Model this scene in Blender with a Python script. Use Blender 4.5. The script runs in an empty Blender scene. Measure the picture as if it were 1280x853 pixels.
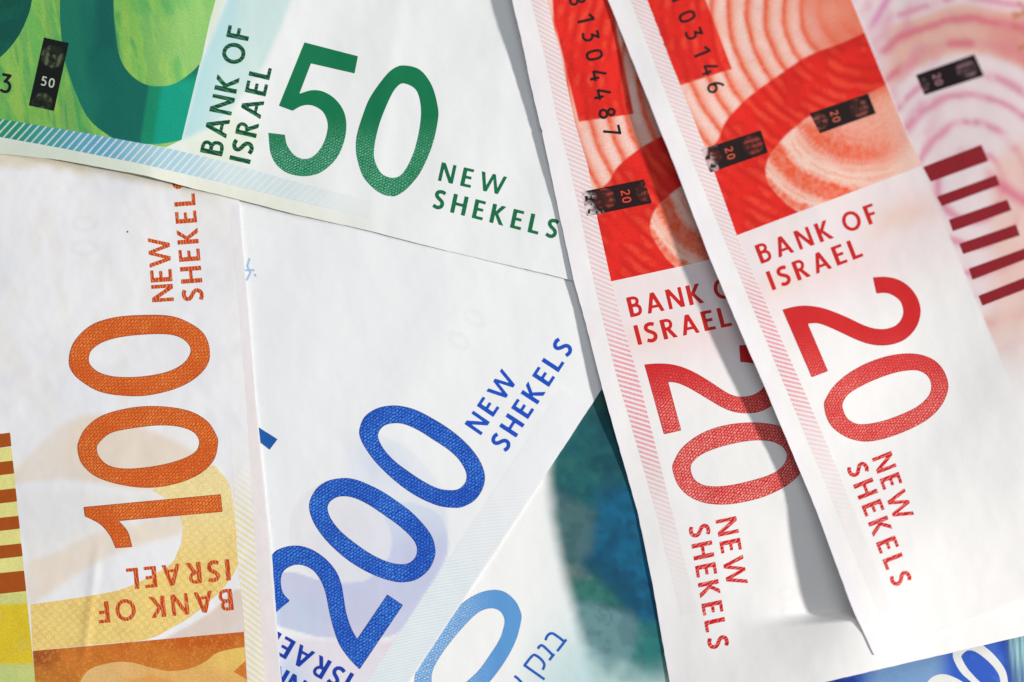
import bpy, math, random
import numpy as np
from mathutils import Vector

# ------------------------------------------------------------------ camera, world, lamps
U = 1e-4            # working unit: 0.1 mm in metres
DC = 3000.0         # camera height over the table, in 0.1 mm
CX, CY = 640.0, 426.5
scene = bpy.context.scene
cam_d = bpy.data.cameras.new("camera")
cam = bpy.data.objects.new("camera", cam_d)
scene.collection.objects.link(cam)
cam.location = (0, 0, DC * U)
cam_d.sensor_width = 36.0
cam_d.lens = 36.0 * DC / 1280.0
cam_d.clip_start = 0.01
cam_d.clip_end = 20.0
cam_d.dof.use_dof = True
cam_d.dof.focus_distance = (DC - 14.0) * U
cam_d.dof.aperture_fstop = 3.0
scene.camera = cam

world = bpy.data.worlds.new("World")
scene.world = world
world.use_nodes = True
bg = world.node_tree.nodes["Background"]
bg.inputs[0].default_value = (0.90, 0.96, 1.06, 1)
bg.inputs[1].default_value = 0.215


def area_lamp(name, loc, size, power, color):
    d = bpy.data.lights.new(name, 'AREA')
    d.shape = 'DISK'
    d.size = size
    d.energy = power
    d.color = color
    o = bpy.data.objects.new(name, d)
    scene.collection.objects.link(o)
    o.location = loc
    o.rotation_euler = (Vector((0, 0, 0)) - Vector(loc)).to_track_quat('-Z', 'Y').to_euler()
    return o


area_lamp("key_lamp", (0.97, -0.085, 0.52), 0.082, 14.6, (1.0, 0.965, 0.925))
area_lamp("soft_lamp", (0.05, 0.80, 1.0), 0.8, 3.4, (0.97, 0.99, 1.0))

vs = scene.view_settings
vs.view_transform = 'Standard'
vs.look = 'None'
vs.gamma = 1.0
vs.exposure = 0.06
vs.use_curve_mapping = False
scene.cycles.use_denoising = True
scene.cycles.max_bounces = 6

# ------------------------------------------------------------------ numeric helpers
rng = np.random.default_rng(7)


def lin(c):
    c = np.asarray(c, float) / 255.0
    return np.where(c <= 0.04045, c / 12.92, ((c + 0.055) / 1.055) ** 2.4)


def sst(a, b, x):
    t = np.clip((x - a) / (b - a), 0, 1)
    return t * t * (3 - 2 * t)


def hash2(ix, iy, seed):
    v = np.sin(ix * 127.1 + iy * 311.7 + seed * 74.7) * 43758.5453
    return v - np.floor(v)


def vnoise(x, y, sx, sy=None, seed=0):
    sy = sy or sx
    x = x / sx
    y = y / sy
    ix, iy = np.floor(x), np.floor(y)
    fx, fy = x - ix, y - iy
    fx = fx * fx * (3 - 2 * fx)
    fy = fy * fy * (3 - 2 * fy)
    a, b = hash2(ix, iy, seed), hash2(ix + 1, iy, seed)
    c, d = hash2(ix, iy + 1, seed), hash2(ix + 1, iy + 1, seed)
    return (a * (1 - fx) + b * fx) * (1 - fy) + (c * (1 - fx) + d * fx) * fy


def fbm(x, y, s, seed=0, ang=0.0, stretch=1.0):
    ca, sa = math.cos(ang), math.sin(ang)
    u, v = x * ca + y * sa, -x * sa + y * ca
    return (vnoise(u, v, s * stretch, s, seed) * 0.55 + vnoise(u, v, s * stretch / 2.1, s / 2.1, seed + 1) * 0.3
            + vnoise(u, v, s * stretch / 4.3, s / 4.3, seed + 2) * 0.15)


def seg_dist(X, Y, pts):
    P = np.asarray(pts, float)
    Q = np.roll(P, -1, axis=0)
    d2 = np.full(X.shape, 1e18)
    for (ax, ay), (bx, by) in zip(P, Q):
        dx, dy = bx - ax, by - ay
        L = dx * dx + dy * dy
        if L < 1e-12:
            continue
        t = np.clip(((X - ax) * dx + (Y - ay) * dy) / L, 0, 1)
        d2 = np.minimum(d2, (X - ax - t * dx) ** 2 + (Y - ay - t * dy) ** 2)
    return np.sqrt(d2)


def inside(X, Y, pts):
    P = np.asarray(pts, float)
    Q = np.roll(P, -1, axis=0)
    r = np.zeros(X.shape, bool)
    for (ax, ay), (bx, by) in zip(P, Q):
        if ay == by:
            continue
        c = ((ay > Y) != (by > Y)) & (X < (bx - ax) * (Y - ay) / (by - ay) + ax)
        r ^= c
    return r


def sd_contours(X, Y, contours):
    """signed distance, positive inside (even-odd over the contours)"""
    d = np.full(X.shape, 1e9)
    ins = np.zeros(X.shape, bool)
    for c in contours:
        d = np.minimum(d, seg_dist(X, Y, c))
        ins ^= inside(X, Y, c)
    return np.where(ins, d, -d)


def sdp(X, Y, pts):
    return sd_contours(X, Y, [pts])


def mask(X, Y, pts, soft=1.0):
    return sst(-soft, soft, sdp(X, Y, pts))


def spline(pts, n=6, closed=True, corners=()):
    """Catmull-Rom through pts; corners = indices that stay sharp"""
    P = [np.array(p, float) for p in pts]
    N = len(P)
    out = []
    rng_i = range(N if closed else N - 1)
    cs = set(corners)
    for i in rng_i:
        p1, p2 = P[i], P[(i + 1) % N]
        p0 = P[(i - 1) % N] if (closed or i > 0) else p1
        p3 = P[(i + 2) % N] if (closed or i + 2 < N) else p2
        if i in cs:
            p0 = p1 - (p2 - p1)
        if (i + 1) % N in cs:
            p3 = p2 + (p2 - p1)
        if i in cs and (i + 1) % N in cs:
            out.append(p1)
            continue
        for k in range(n):
            t = k / n
            out.append(0.5 * ((2 * p1) + (p2 - p0) * t + (2 * p0 - 5 * p1 + 4 * p2 - p3) * t * t
                              + (3 * p1 - p0 - 3 * p2 + p3) * t ** 3))
    if not closed:
        out.append(P[-1])
    return [tuple(p) for p in out]


def stroke_poly(pts, t):
    P = np.asarray(pts, float)
    T = np.zeros_like(P)
    T[1:-1] = P[2:] - P[:-2]
    T[0] = P[1] - P[0]
    T[-1] = P[-1] - P[-2]
    T /= np.linalg.norm(T, axis=1)[:, None] + 1e-12
    Nn = np.stack([-T[:, 1], T[:, 0]], 1) * (t / 2)
    return [tuple(p) for p in np.vstack([P + Nn, (P - Nn)[::-1]])]


class TPS:
    def __init__(self, ctrl):
        C = np.asarray(ctrl, float)
        self.p = C[:, :2] / 500.0
        n = len(C)
        K = self.k(self.p[:, None] - self.p[None])
        K[np.diag_indices(n)] += 0.002
        A = np.zeros((n + 3, n + 3))
        A[:n, :n] = K
        A[:n, n] = 1
        A[:n, n + 1:] = self.p
        A[n:, :n] = A[:n, n:].T
        b = np.zeros(n + 3)
        b[:n] = C[:, 2]
        self.w = np.linalg.solve(A, b)

    @staticmethod
    def k(d):
        r2 = (d ** 2).sum(-1)
        return r2 * np.log(r2 + 1e-9)

    def __call__(self, X, Y):
        r = np.full(X.shape, self.w[-3]) + self.w[-2] * X / 500 + self.w[-1] * Y / 500
        for (px, py), w in zip(self.p, self.w):
            d2 = (X / 500 - px) ** 2 + (Y / 500 - py) ** 2
            r = r + w * d2 * np.log(d2 + 1e-9)
        return r


def ripple(X, Y, seed, amp=0.5, ang=0.0, n=5, lo=70, hi=240):
    r = np.random.default_rng(seed)
    z = np.zeros(X.shape)
    for i in range(n):
        wl = r.uniform(lo, hi)
        a = ang + r.normal(0, 0.5)
        z += amp * (wl / hi) * np.sin((X * math.cos(a) + Y * math.sin(a)) * 2 * math.pi / wl + r.uniform(0, 6.28))
    return z


# ------------------------------------------------------------------ heights of each sheet (0.1 mm over the table)
def z_corner(X, Y):
    return 2.6 + 0 * X


def z_under(X, Y):
    return 0.9 + 0.25 * np.sin(X / 90.0) * np.sin(Y / 70.0) - 3.0 * sst(940, 990, X)


tA = TPS([(820, 382, 4), (752, 487, 3), (640, 660, 3), (519, 842, 2.8), (400, 400, 5.5), (340, 800, 4), (350, 300, 4),
          (560, 420, 5.5), (480, 620, 4.5), (230, -8, 4), (0, 800, 3.5), (0, 300, 3.5), (300, 1200, 3)])


def z_A(X, Y):
    return np.maximum(tA(X, Y) + ripple(X, Y, 3, 0.22, 0.6), z_under(X, Y) + 1.4)


tO = TPS([(300, 250, 7), (304, 315, 7), (317, 475, 7), (334, 640, 6.6), (352, 853, 6.4), (290, 115, 7.5), (0, 250, 10),
          (0, 850, 10), (0, 500, 10), (150, 470, 10.5), (100, 300, 10), (200, 700, 9.5), (-500, 500, 10), (300, 1500, 7), (120, 1100, 9)])


def z_O(X, Y):
    # a shallow handling crease crosses the lower part of the note
    d = (X - 118) * 0.99 + (Y - 720) * 0.13
    cr = 1.1 * np.exp(-(d / 6.0) ** 2) * sst(660, 720, Y) * (1 - sst(800, 850, Y))
    wear = 0.55 * np.abs(fbm(X, Y, 38, 321) - .5) + 0.5 * (fbm(X, Y, 16, 331) - .5)
    return np.maximum(tO(X, Y) + ripple(X, Y, 5, 0.32, 0.4), z_A(X, Y) + 1.4) + cr + wear + 0.3


tG = TPS([(0, 192, 23), (185, 220, 21), (240, 236, 13), (300, 250, 9.8), (457, 287, 8), (560, 314, 7.6), (700, 347, 7.4),
          (790, 370, 8), (0, 0, 26), (205, 100, 29), (218, 0, 30), (300, 60, 22), (420, 50, 18), (620, 25, 22), (700, 0, 24), (640, 200, 12),
          (500, 180, 13.5), (900, 0, 22), (940, -320, 20), (300, -300, 25), (-500, 60, 24), (-400, -500, 24)])


def z_G(X, Y):
    # old fold across the note: the part beyond it tips away from the lamp
    d = 207 - X - (Y - 100) * 0.15
    f = -0.055 * np.sqrt(np.maximum(d, 0) ** 2 + 4) + 0.055 * 2
    f = np.maximum(f, -12)
    d2 = X - 464 + (Y - 285) * 0.12
    f2 = 0.55 * np.exp(-(d2 / 12) ** 2)
    st = 0.35 * (vnoise(X + Y * 0.12, Y, 22, 400, 4) - 0.5) * sst(380, 480, X)
    return np.maximum(tG(X, Y) + f + f2 + st + ripple(X, Y, 8, 0.35, 0.1), np.where(X < 345, z_O(X, Y) + 1.8, 6.8))


tL = TPS([(640, 0, 37), (652, 50, 35), (662, 100, 28), (677, 162, 22), (685, 200, 18.5), (700, 272, 13), (717, 350, 11), (731, 400, 11),
          (753, 486, 11.5), (789, 612, 3.7), (816, 732, 3.4), (837, 853, 3.4), (775, 75, 31), (785, 140, 25), (812, 200, 20),
          (852, 325, 13), (912, 475, 10.5), (945, 540, 10), (977, 607, 9), (985, 640, 9), (1000, 795, 22), (1078, 790, 33.5), (930, 815, 13), (920, 850, 14), (900, 720, 8.5), (960, 700, 8.5), (970, 755, 11),
          (1093, 830, 29), (1150, 826, 21), (1280, 797, 14), (1180, 760, 22), (1100, 600, 10), (1250, 500, 14), (1000, 300, 12),
          (1300, 200, 18), (560, -364, 40), (1240, -500, 40), (1540, 734, 8), (845, 896, 5)])


def z_L(X, Y):
    z = tL(X, Y) + ripple(X, Y, 11, 0.3, 0.2)
    z = np.maximum(z, np.where((Y < 420) & (X < 900), z_G(X, Y) + 1.5, 3.0))
    # the sheet sags behind the overlapping note and comes up again in a soft fold below
    m = sst(925, 1025, X) * sst(612, 672, Y) * (1 - sst(762, 781, Y + (X - 1030) * 0.08)) * (1 - sst(1130, 1200, X))
    return z * (1 - m) + 4.0 * m


tR = TPS([(760, 0, 40), (792, 75, 41), (815, 140, 41), (845, 212, 38), (888, 325, 34), (945, 460, 33), (977, 540, 27.5), (1005, 607, 25),
          (1021, 640, 27), (1045, 705, 33), (1066, 762, 37), (1093, 820, 31), (1100, 450, 26), (1180, 480, 25), (1000, 200, 42), (1100, 100, 56),
          (1250, 50, 84), (1280, 200, 70), (1280, 400, 45), (1280, 600, 36), (1280, 745, 22), (1150, 650, 29), (1180, 785, 24.5),
          (590, -430, 55), (1250, -600, 95), (1740, 560, 40)])


def z_R(X, Y):
    z = tR(X, Y) + ripple(X, Y, 15, 0.3, 0.3)
    return np.maximum(z, tL(X, Y) + 1.3)


def crumple(X, Y):
    return 0.9 * (fbm(X, Y, 46, 301) - .5) + 0.45 * (fbm(X, Y, 34, 311, 1.35, 4.0) - .5)


def place(P, zf, lift):
    X, Y = P[:, 0], P[:, 1]
    z = zf(X, Y) + crumple(X, Y) + lift
    k = 1 - z / DC
    return np.stack([(X - CX) * k * U, (CY - Y) * k * U, z * U], 1)


# ------------------------------------------------------------------ meshing
def march(xs, ys, S):
    """fill S > 0 on a rectilinear grid: (points, sd, faces)"""
    ny, nx = S.shape
    S = np.where(np.abs(S) < 1e-6, 1e-6, S)
    I = S > 0
    full = I[:-1, :-1] & I[1:, :-1] & I[:-1, 1:] & I[1:, 1:]
    anyi = I[:-1, :-1] | I[1:, :-1] | I[:-1, 1:] | I[1:, 1:]
    mix = anyi & ~full
    used = np.zeros((ny, nx), bool)
    fy, fx = np.nonzero(anyi)
    for a, b in ((0, 0), (1, 0), (0, 1), (1, 1)):
        used[fy + a, fx + b] = True
    used &= I
    idx = -np.ones((ny, nx), int)
    idx[used] = np.arange(used.sum())
    uy, ux = np.nonzero(used)
    pts = [np.stack([xs[ux], ys[uy]], 1)]
    sd = [S[uy, ux]]
    qy, qx = np.nonzero(full)
    faces = np.stack([idx[qy, qx], idx[qy + 1, qx], idx[qy + 1, qx + 1], idx[qy, qx + 1]], 1).tolist()
    extra, cache = [], {}
    base = int(used.sum())

    def cross(a, b):
        key = (a, b) if a < b else (b, a)
        if key in cache:
            return cache[key]
        (ya, xa), (yb, xb) = key
        sa, sb = S[ya, xa], S[yb, xb]
        t = sa / (sa - sb)
        extra.append((xs[xa] + t * (xs[xb] - xs[xa]), ys[ya] + t * (ys[yb] - ys[ya])))
        cache[key] = base + len(extra) - 1
        return cache[key]

    my, mx = np.nonzero(mix)
    for y, x in zip(my.tolist(), mx.tolist()):
        c = [(y, x), (y + 1, x), (y + 1, x + 1), (y, x + 1)]
        f = []
        for k in range(4):
            a, b = c[k], c[(k + 1) % 4]
            if I[a]:
                f.append(int(idx[a]))
            if I[a] != I[b]:
                f.append(cross(a, b))
        if len(f) >= 3:
            faces.append(f)
    if extra:
        pts.append(np.array(extra))
        sd.append(np.zeros(len(extra)))
    return np.vstack(pts), np.concatenate(sd), faces


def new_mesh(name, V, faces, mat, px=None, sd=None, col=None, uv=None):
    me = bpy.data.meshes.new(name)
    me.from_pydata(V.tolist(), [], faces)
    me.polygons.foreach_set("use_smooth", np.ones(len(me.polygons), bool))
    if col is not None:
        a = me.attributes.new("ink", 'FLOAT_COLOR', 'POINT')
        a.data.foreach_set("color", np.hstack([col, np.ones((len(col), 1))]).astype(np.float32).ravel())
    if sd is not None:
        a = me.attributes.new("inset", 'FLOAT', 'POINT')
        a.data.foreach_set("value", sd.astype(np.float32))
    q = uv if uv is not None else px
    if q is not None:
        a = me.attributes.new("sheet", 'FLOAT_VECTOR', 'POINT')
        a.data.foreach_set("vector", np.hstack([q, np.zeros((len(q), 1))]).astype(np.float32).ravel())
    me.materials.append(mat)
    me.update()
    return me


def link(name, me, parent=None):
    o = bpy.data.objects.new(name, me)
    scene.collection.objects.link(o)
    if parent is not None:
        o.parent = parent
    return o


def grid_for(contours, g, pad=1.5):
    A = np.vstack([np.asarray(c, float) for c in contours])
    (x0, y0), (x1, y1) = A.min(0), A.max(0)
    x0, y0, x1, y1 = x0 - pad, y0 - pad, x1 + pad, y1 + pad
    x0, x1 = max(x0, -70), min(x1, 1350)
    y0, y1 = max(y0, -70), min(y1, 925)
    return np.arange(x0, x1 + g, g), np.arange(y0, y1 + g, g)


def print_shape(name, parent, zf, shapes, mat, g=1.0, layer=1, colf=None, clip=None):
    """ink laid on a sheet: union of shapes, each a list of even-odd contours"""
    xs, ys = grid_for([c for s in shapes for c in s], g)
    X, Y = np.meshgrid(xs, ys)
    S = np.full(X.shape, -1e9)
    for s in shapes:
        S = np.maximum(S, sd_contours(X, Y, s))
    if clip is not None:
        S = np.minimum(S, sdp(X, Y, clip))
    P, sd, F = march(xs, ys, S)
    if not F:
        return None
    col = colf(P[:, 0], P[:, 1]) if colf else None
    return link(name, new_mesh(name, place(P, zf, 0.06 * layer), F, mat, px=P, sd=sd, col=col), parent)


def axis_lines(lo, hi, f0, f1, fine, coarse, dense=()):
    v = [lo]
    while v[-1] < hi:
        x = v[-1]
        g = fine if f0 - coarse <= x < f1 else coarse
        for a, b in dense:
            if a <= x < b:
                g = fine / 2
        v.append(x + g)
    return np.array(v)


def sheet(zf, outline, colf, mat, dense_x=(), dense_y=(), fine=3.0):
    """the paper: top face, rim and underside, 0.09 mm thick"""
    A = np.asarray(outline, float)
    xs = axis_lines(A[:, 0].min() - 4, A[:, 0].max() + 4, -20, 1300, fine, 18.0, dense_x)
    ys = axis_lines(A[:, 1].min() - 4, A[:, 1].max() + 4, -20, 873, fine, 18.0, dense_y)
    X, Y = np.meshgrid(xs, ys)
    S = sdp(X, Y, outline)
    S = S + (vnoise(X, Y, 9, None, 91) - 0.5) * 0.5
    P, sd, F = march(xs, ys, S)
    top = place(P, zf, 0.0)
    n = len(P)
    cnt = {}
    for f in F:
        for k in range(len(f)):
            a, b = f[k], f[(k + 1) % len(f)]
            if (b, a) in cnt:
                cnt[(b, a)] = None
            else:
                cnt[(a, b)] = 1
    rim = [e for e, v in cnt.items() if v]
    bot = top - np.array([0, 0, 0.9 * U])
    faces = list(F) + [[n + i for i in reversed(f)] for f in F]
    rv, rf, m = [], [], {}
    ri = []

    def dup(i, low):
        key = (i, low)
        if key not in m:
            m[key] = 2 * n + len(rv)
            rv.append((bot if low else top)[i])
            ri.append(i)
        return m[key]

    for a, b in rim:
        rf.append([dup(a, 0), dup(a, 1), dup(b, 1), dup(b, 0)])
    V = np.vstack([top, bot] + ([np.array(rv)] if rv else []))
    faces += rf
    PP = np.vstack([P, P, P[ri]])
    col = colf(PP[:, 0], PP[:, 1])
    o = link("banknote", new_mesh("banknote", V, faces, mat, px=PP, col=col))
    return o


def band(name, parent, zf, left, right, mat, colf, layer=1, n_across=8, step=3.0):
    """a printed strip between two polylines; sheet vector = (length along, position across)"""
    def resample(pl, n):
        pl = np.asarray(pl, float)
        s = np.concatenate([[0], np.cumsum(np.linalg.norm(np.diff(pl, axis=0), axis=1))])
        t = np.linspace(0, s[-1], n)
        return np.stack([np.interp(t, s, pl[:, 0]), np.interp(t, s, pl[:, 1])], 1), s[-1]
    L0 = resample(left, 10)[1]
    n = int(L0 / step) + 2
    a, la = resample(left, n)
    b, _ = resample(right, n)
    t = np.linspace(0, 1, n_across)
    P = (a[:, None] * (1 - t)[None, :, None] + b[:, None] * t[None, :, None]).reshape(-1, 2)
    w = np.linalg.norm(a - b, axis=1).mean()
    uv = np.stack([np.repeat(np.linspace(0, la, n), n_across), np.tile(t * w, n)], 1)
    F = []
    for i in range(n - 1):
        for j in range(n_across - 1):
            k = i * n_across + j
            F.append([k, k + n_across, k + n_across + 1, k + 1])
    V = place(P, zf, 0.06 * layer)
    f0 = F[0]
    nz = np.cross(V[f0[1]] - V[f0[0]], V[f0[2]] - V[f0[0]])[2]
    if nz < 0:
        F = [f[::-1] for f in F]
    col = colf(P[:, 0], P[:, 1])
    return link(name, new_mesh(name, V, F, mat, uv=uv, col=col), parent)


# ------------------------------------------------------------------ materials (all node based)
class NT:
    def __init__(self, name, rough=0.7, spec=0.25):
        self.m = bpy.data.materials.new(name)
        self.m.use_nodes = True
        self.t = self.m.node_tree
        self.b = self.t.nodes["Principled BSDF"]
        self.b.inputs["Roughness"].default_value = rough
        self.b.inputs["Specular IOR Level"].default_value = spec

    def n(self, kind, **kw):
        o = self.t.nodes.new(kind)
        for k, v in kw.items():
            setattr(o, k, v)
        return o

    def l(self, a, b):
        self.t.links.new(a, b)

    def attr(self, name):
        return self.n("ShaderNodeAttribute", attribute_name=name)

    def math(self, op, a, b=None, c=None, clamp=False):
        o = self.n("ShaderNodeMath", operation=op, use_clamp=clamp)
        for i, v in enumerate((a, b, c)):
            if v is None:
                continue
            if isinstance(v, (int, float)):
                o.inputs[i].default_value = v
            else:
                self.l(v, o.inputs[i])
        return o.outputs[0]

    def mix(self, f, a, b, kind='MIX'):
        o = self.n("ShaderNodeMix", data_type='RGBA', blend_type=kind)
        for s, v in ((o.inputs[0], f), (o.inputs[6], a), (o.inputs[7], b)):
            if isinstance(v, (int, float)):
                s.default_value = v
            elif isinstance(v, (tuple, list, np.ndarray)):
                s.default_value = tuple(float(q) for q in v) + (1.0,)
            else:
                self.l(v, s)
        return o.outputs[2]

    def coord(self, rot=0.0, scale=(1, 1, 1)):
        a = self.attr("sheet")
        mp = self.n("ShaderNodeMapping")
        mp.inputs["Rotation"].default_value = (0, 0, rot)
        mp.inputs["Scale"].default_value = scale
        self.l(a.outputs["Vector"], mp.inputs["Vector"])
        return mp.outputs[0]

    def noise(self, scale, detail=3.0, vec=None):
        o = self.n("ShaderNodeTexNoise")
        o.inputs["Scale"].default_value = scale
        o.inputs["Detail"].default_value = detail
        self.l(vec if vec is not None else self.coord(), o.inputs["Vector"])
        return o.outputs["Fac"]

    def ramp(self, v, a, b):
        o = self.n("ShaderNodeMapRange", interpolation_type='SMOOTHSTEP')
        o.inputs[1].default_value = a
        o.inputs[2].default_value = b
        self.l(v, o.inputs[0])
        return o.outputs[0]

    def paper_grain(self, col, amt=0.05, bump=0.35):
        fine = self.noise(0.55, 2.0)
        mid = self.noise(0.035, 4.0)
        f = self.math('ADD', self.math('MULTIPLY', fine, amt), self.math('MULTIPLY', mid, amt * 0.6))
        f = self.math('ADD', f, 1.0 - amt * 0.8)
        v = self.n("ShaderNodeVectorMath", operation='SCALE')
        self.l(col, v.inputs[0])
        self.l(f, v.inputs[3])
        self.l(v.outputs[0], self.b.inputs["Base Color"])
        h = self.math('ADD', self.noise(0.35, 3.0), self.math('MULTIPLY', self.noise(0.06, 3.0), 2.4))
        bp = self.n("ShaderNodeBump")
        bp.inputs["Strength"].default_value = bump
        bp.inputs["Distance"].default_value = 0.55 * U
        self.l(h, bp.inputs["Height"])
        self.l(bp.outputs[0], self.b.inputs["Normal"])
        return self.m


def mat_sheet(name):
    t = NT(name, 0.75, 0.2)
    return t.paper_grain(t.attr("ink").outputs["Color"], 0.04, 0.13)


def mat_art(name, grain=0.16):
    """printed artwork: ink colour carried by the shape, broken up by fine offset-print grain"""
    t = NT(name, 0.6, 0.3)
    c = t.attr("ink").outputs["Color"]
    g = t.ramp(t.noise(0.42, 2.0), 0.3, 0.7)
    g2 = t.math('MULTIPLY', t.math('SUBTRACT', g, 0.5), grain)
    v = t.n("ShaderNodeVectorMath", operation='SCALE')
    t.l(c, v.inputs[0])
    t.l(t.math('ADD', g2, 1.0), v.inputs[3])
    return t.paper_grain(v.outputs[0], 0.05, 0.15)


def mat_digit(name, base, light, dark, rot, amount=0.5, size=(4.6, 2.5), outline=0.75, fade=None):
    """engraved numeral: interlaced dashes, thin dark outline"""
    t = NT(name, 0.55, 0.3)
    br = t.n("ShaderNodeTexBrick")
    br.offset = 0.5
    br.inputs["Scale"].default_value = 1.0
    br.inputs["Brick Width"].default_value = size[0]
    br.inputs["Row Height"].default_value = size[1]
    br.inputs["Mortar Size"].default_value = 0.8
    br.inputs["Mortar Smooth"].default_value = 0.5
    br.inputs["Color1"].default_value = (1, 1, 1, 1)
    br.inputs["Color2"].default_value = (0.6, 0.6, 0.6, 1)
    br.inputs["Mortar"].default_value = (0, 0, 0, 1)
    nzv = t.n("ShaderNodeTexNoise")
    nzv.inputs["Scale"].default_value = 0.13
    t.l(t.coord(), nzv.inputs["Vector"])
    dv = t.n("ShaderNodeVectorMath", operation='MULTIPLY_ADD')
    t.l(nzv.outputs["Color"], dv.inputs[0])
    dv.inputs[1].default_value = (5.0, 5.0, 0.0)
    t.l(t.coord(rot), dv.inputs[2])
    t.l(dv.outputs[0], br.inputs["Vector"])
    nz = t.math('ADD', t.math('MULTIPLY', t.ramp(t.noise(0.02, 3.0), 0.25, 0.7), 0.6), 0.55)
    w = t.math('MULTIPLY', br.outputs["Color"], nz)
    w = t.math('MULTIPLY', w, amount, clamp=True)
    if fade is not None:   # dashes grow out along the sheet: (axis, from, to)
        sep = t.n("ShaderNodeSeparateXYZ")
        t.l(t.attr("sheet").outputs["Vector"], sep.inputs[0])
        w = t.math('MULTIPLY', w, t.ramp(sep.outputs[fade[0]], fade[1], fade[2]))
    c = t.mix(w, lin(base), lin(light))
    if outline:
        e = t.ramp(t.attr("inset").outputs["Fac"], outline + 0.5, outline - 0.2)
        c = t.mix(e, c, lin(dark))
    return t.paper_grain(c, 0.10, 0.15)


def mat_letter(name, base, light, rot, amount=0.5, period=4.2):
    t = NT(name, 0.55, 0.3)
    sep = t.n("ShaderNodeSeparateXYZ")
    t.l(t.coord(rot), sep.inputs[0])
    ph = t.math('ADD', sep.outputs[0], t.math('MULTIPLY', t.noise(0.12, 2.0), 9.0))
    w = t.math('SINE', t.math('MULTIPLY', ph, 6.2832 / period))
    w = t.math('MULTIPLY', t.ramp(w, 0.35, 0.95), amount)
    c = t.mix(w, lin(base), lin(light))
    return t.paper_grain(c, 0.10, 0.15)


def mat_hatch(name, paper, period, slope, duty=0.0, soft=0.5, invert=False):
    """ruled security band: slanted lines in the ink colour of the strip"""
    t = NT(name, 0.7, 0.2)
    sep = t.n("ShaderNodeSeparateXYZ")
    t.l(t.attr("sheet").outputs["Vector"], sep.inputs[0])
    ph = t.math('ADD', sep.outputs[0], t.math('MULTIPLY', sep.outputs[1], slope))
    w = t.math('SINE', t.math('MULTIPLY', ph, 6.2832 / period))
    w = t.ramp(w, duty - soft, duty + soft)
    br = t.ramp(t.noise(0.5, 2.0), 0.25, 0.6)
    w = t.math('MULTIPLY', w, t.math('ADD', t.math('MULTIPLY', br, 0.45), 0.6), clamp=True)
    c = t.mix(w, t.attr("ink").outputs["Color"], lin(paper)) if invert else t.mix(w, lin(paper), t.attr("ink").outputs["Color"])
    return t.paper_grain(c, 0.05, 0.13)


# ------------------------------------------------------------------ letter shapes (cap height 1)
TH = 0.212


def rect(x0, y0, x1, y1):
    return [[(x0, y0), (x1, y0), (x1, y1), (x0, y1)]]


def ell(cx, cy, rx, ry, n=40, p=2.0):
    r = []
    for i in range(n):
        a = 2 * math.pi * i / n
        c, s = math.cos(a), math.sin(a)
        r.append((cx + rx * math.copysign(abs(c) ** (2 / p), c), cy + ry * math.copysign(abs(s) ** (2 / p), s)))
    return r


def crv(pts, t=TH):
    return [stroke_poly(spline(pts, 8, False), t)]


def lin_st(pts, t):
    return [stroke_poly(pts, t)]


T = TH
GL = {
    'I': (T, [rect(0, 0, T, 1)]),
    'L': (.56, [[[(0, 0), (.56, 0), (.56, .16), (T, .16), (T, 1), (0, 1)]]]),
    'E': (.57, [[[(0, 0), (.57, 0), (.57, .155), (T, .155), (T, .44), (.51, .44), (.51, .59), (T, .59), (T, .845), (.56, .845), (.56, 1), (0, 1)]]]),
    'F': (.54, [[[(0, 0), (T, 0), (T, .42), (.49, .42), (.49, .57), (T, .57), (T, .845), (.54, .845), (.54, 1), (0, 1)]]]),
    'H': (.79, [rect(0, 0, T, 1), rect(.79 - T, 0, .79, 1), rect(.1, .43, .69, .585)]),
    'N': (.80, [rect(0, 0, .175, 1), rect(.625, 0, .80, 1), [[(0, 1), (.21, 1), (.80, 0), (.59, 0)]]]),
    'K': (.74, [rect(0, 0, T, 1), [[(.12, .48), (.48, 1), (.71, 1), (.34, .50)]], [[(.15, .57), (.32, .60), (.75, 0), (.51, 0)]]]),
    'A': (.86, [[[(0, 0), (.19, 0), (.53, 1), (.33, 1)]], [[(.86, 0), (.67, 0), (.33, 1), (.53, 1)]], rect(.2, .23, .66, .37)]),
    'W': (1.38, [[[(0, 1), (.19, 1), (.47, 0), (.29, 0)]], [[(.29, 0), (.47, 0), (.77, 1), (.61, 1)]],
                 [[(.61, 1), (.77, 1), (1.09, 0), (.91, 0)]], [[(.91, 0), (1.09, 0), (1.38, 1), (1.20, 1)]]]),
    'O': (.94, [[ell(.47, .5, .47, .515), ell(.47, .5, .285, .345)]]),
    'S': (.60, [crv([(.54, .86), (.44, .905), (.33, .92), (.19, .885), (.115, .79), (.12, .68), (.21, .58), (.34, .50), (.45, .41), (.49, .30),
                     (.45, .17), (.33, .09), (.20, .085), (.04, .145)], .188)]),
    'B': (.64, [rect(0, 0, T, 1), crv([(.08, .925), (.34, .925), (.47, .86), (.505, .755), (.46, .64), (.34, .565), (.08, .56)], .155),
                crv([(.08, .545), (.36, .545), (.51, .47), (.56, .325), (.51, .16), (.36, .08), (.08, .078)], .16)]),
    'R': (.70, [rect(0, 0, T, 1), crv([(.08, .925), (.34, .925), (.475, .85), (.51, .72), (.46, .59), (.33, .51), (.08, .505)], .155),
                [[(.20, .50), (.40, .52), (.71, 0), (.49, 0)]]]),
}
t_ = 0.15
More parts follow.
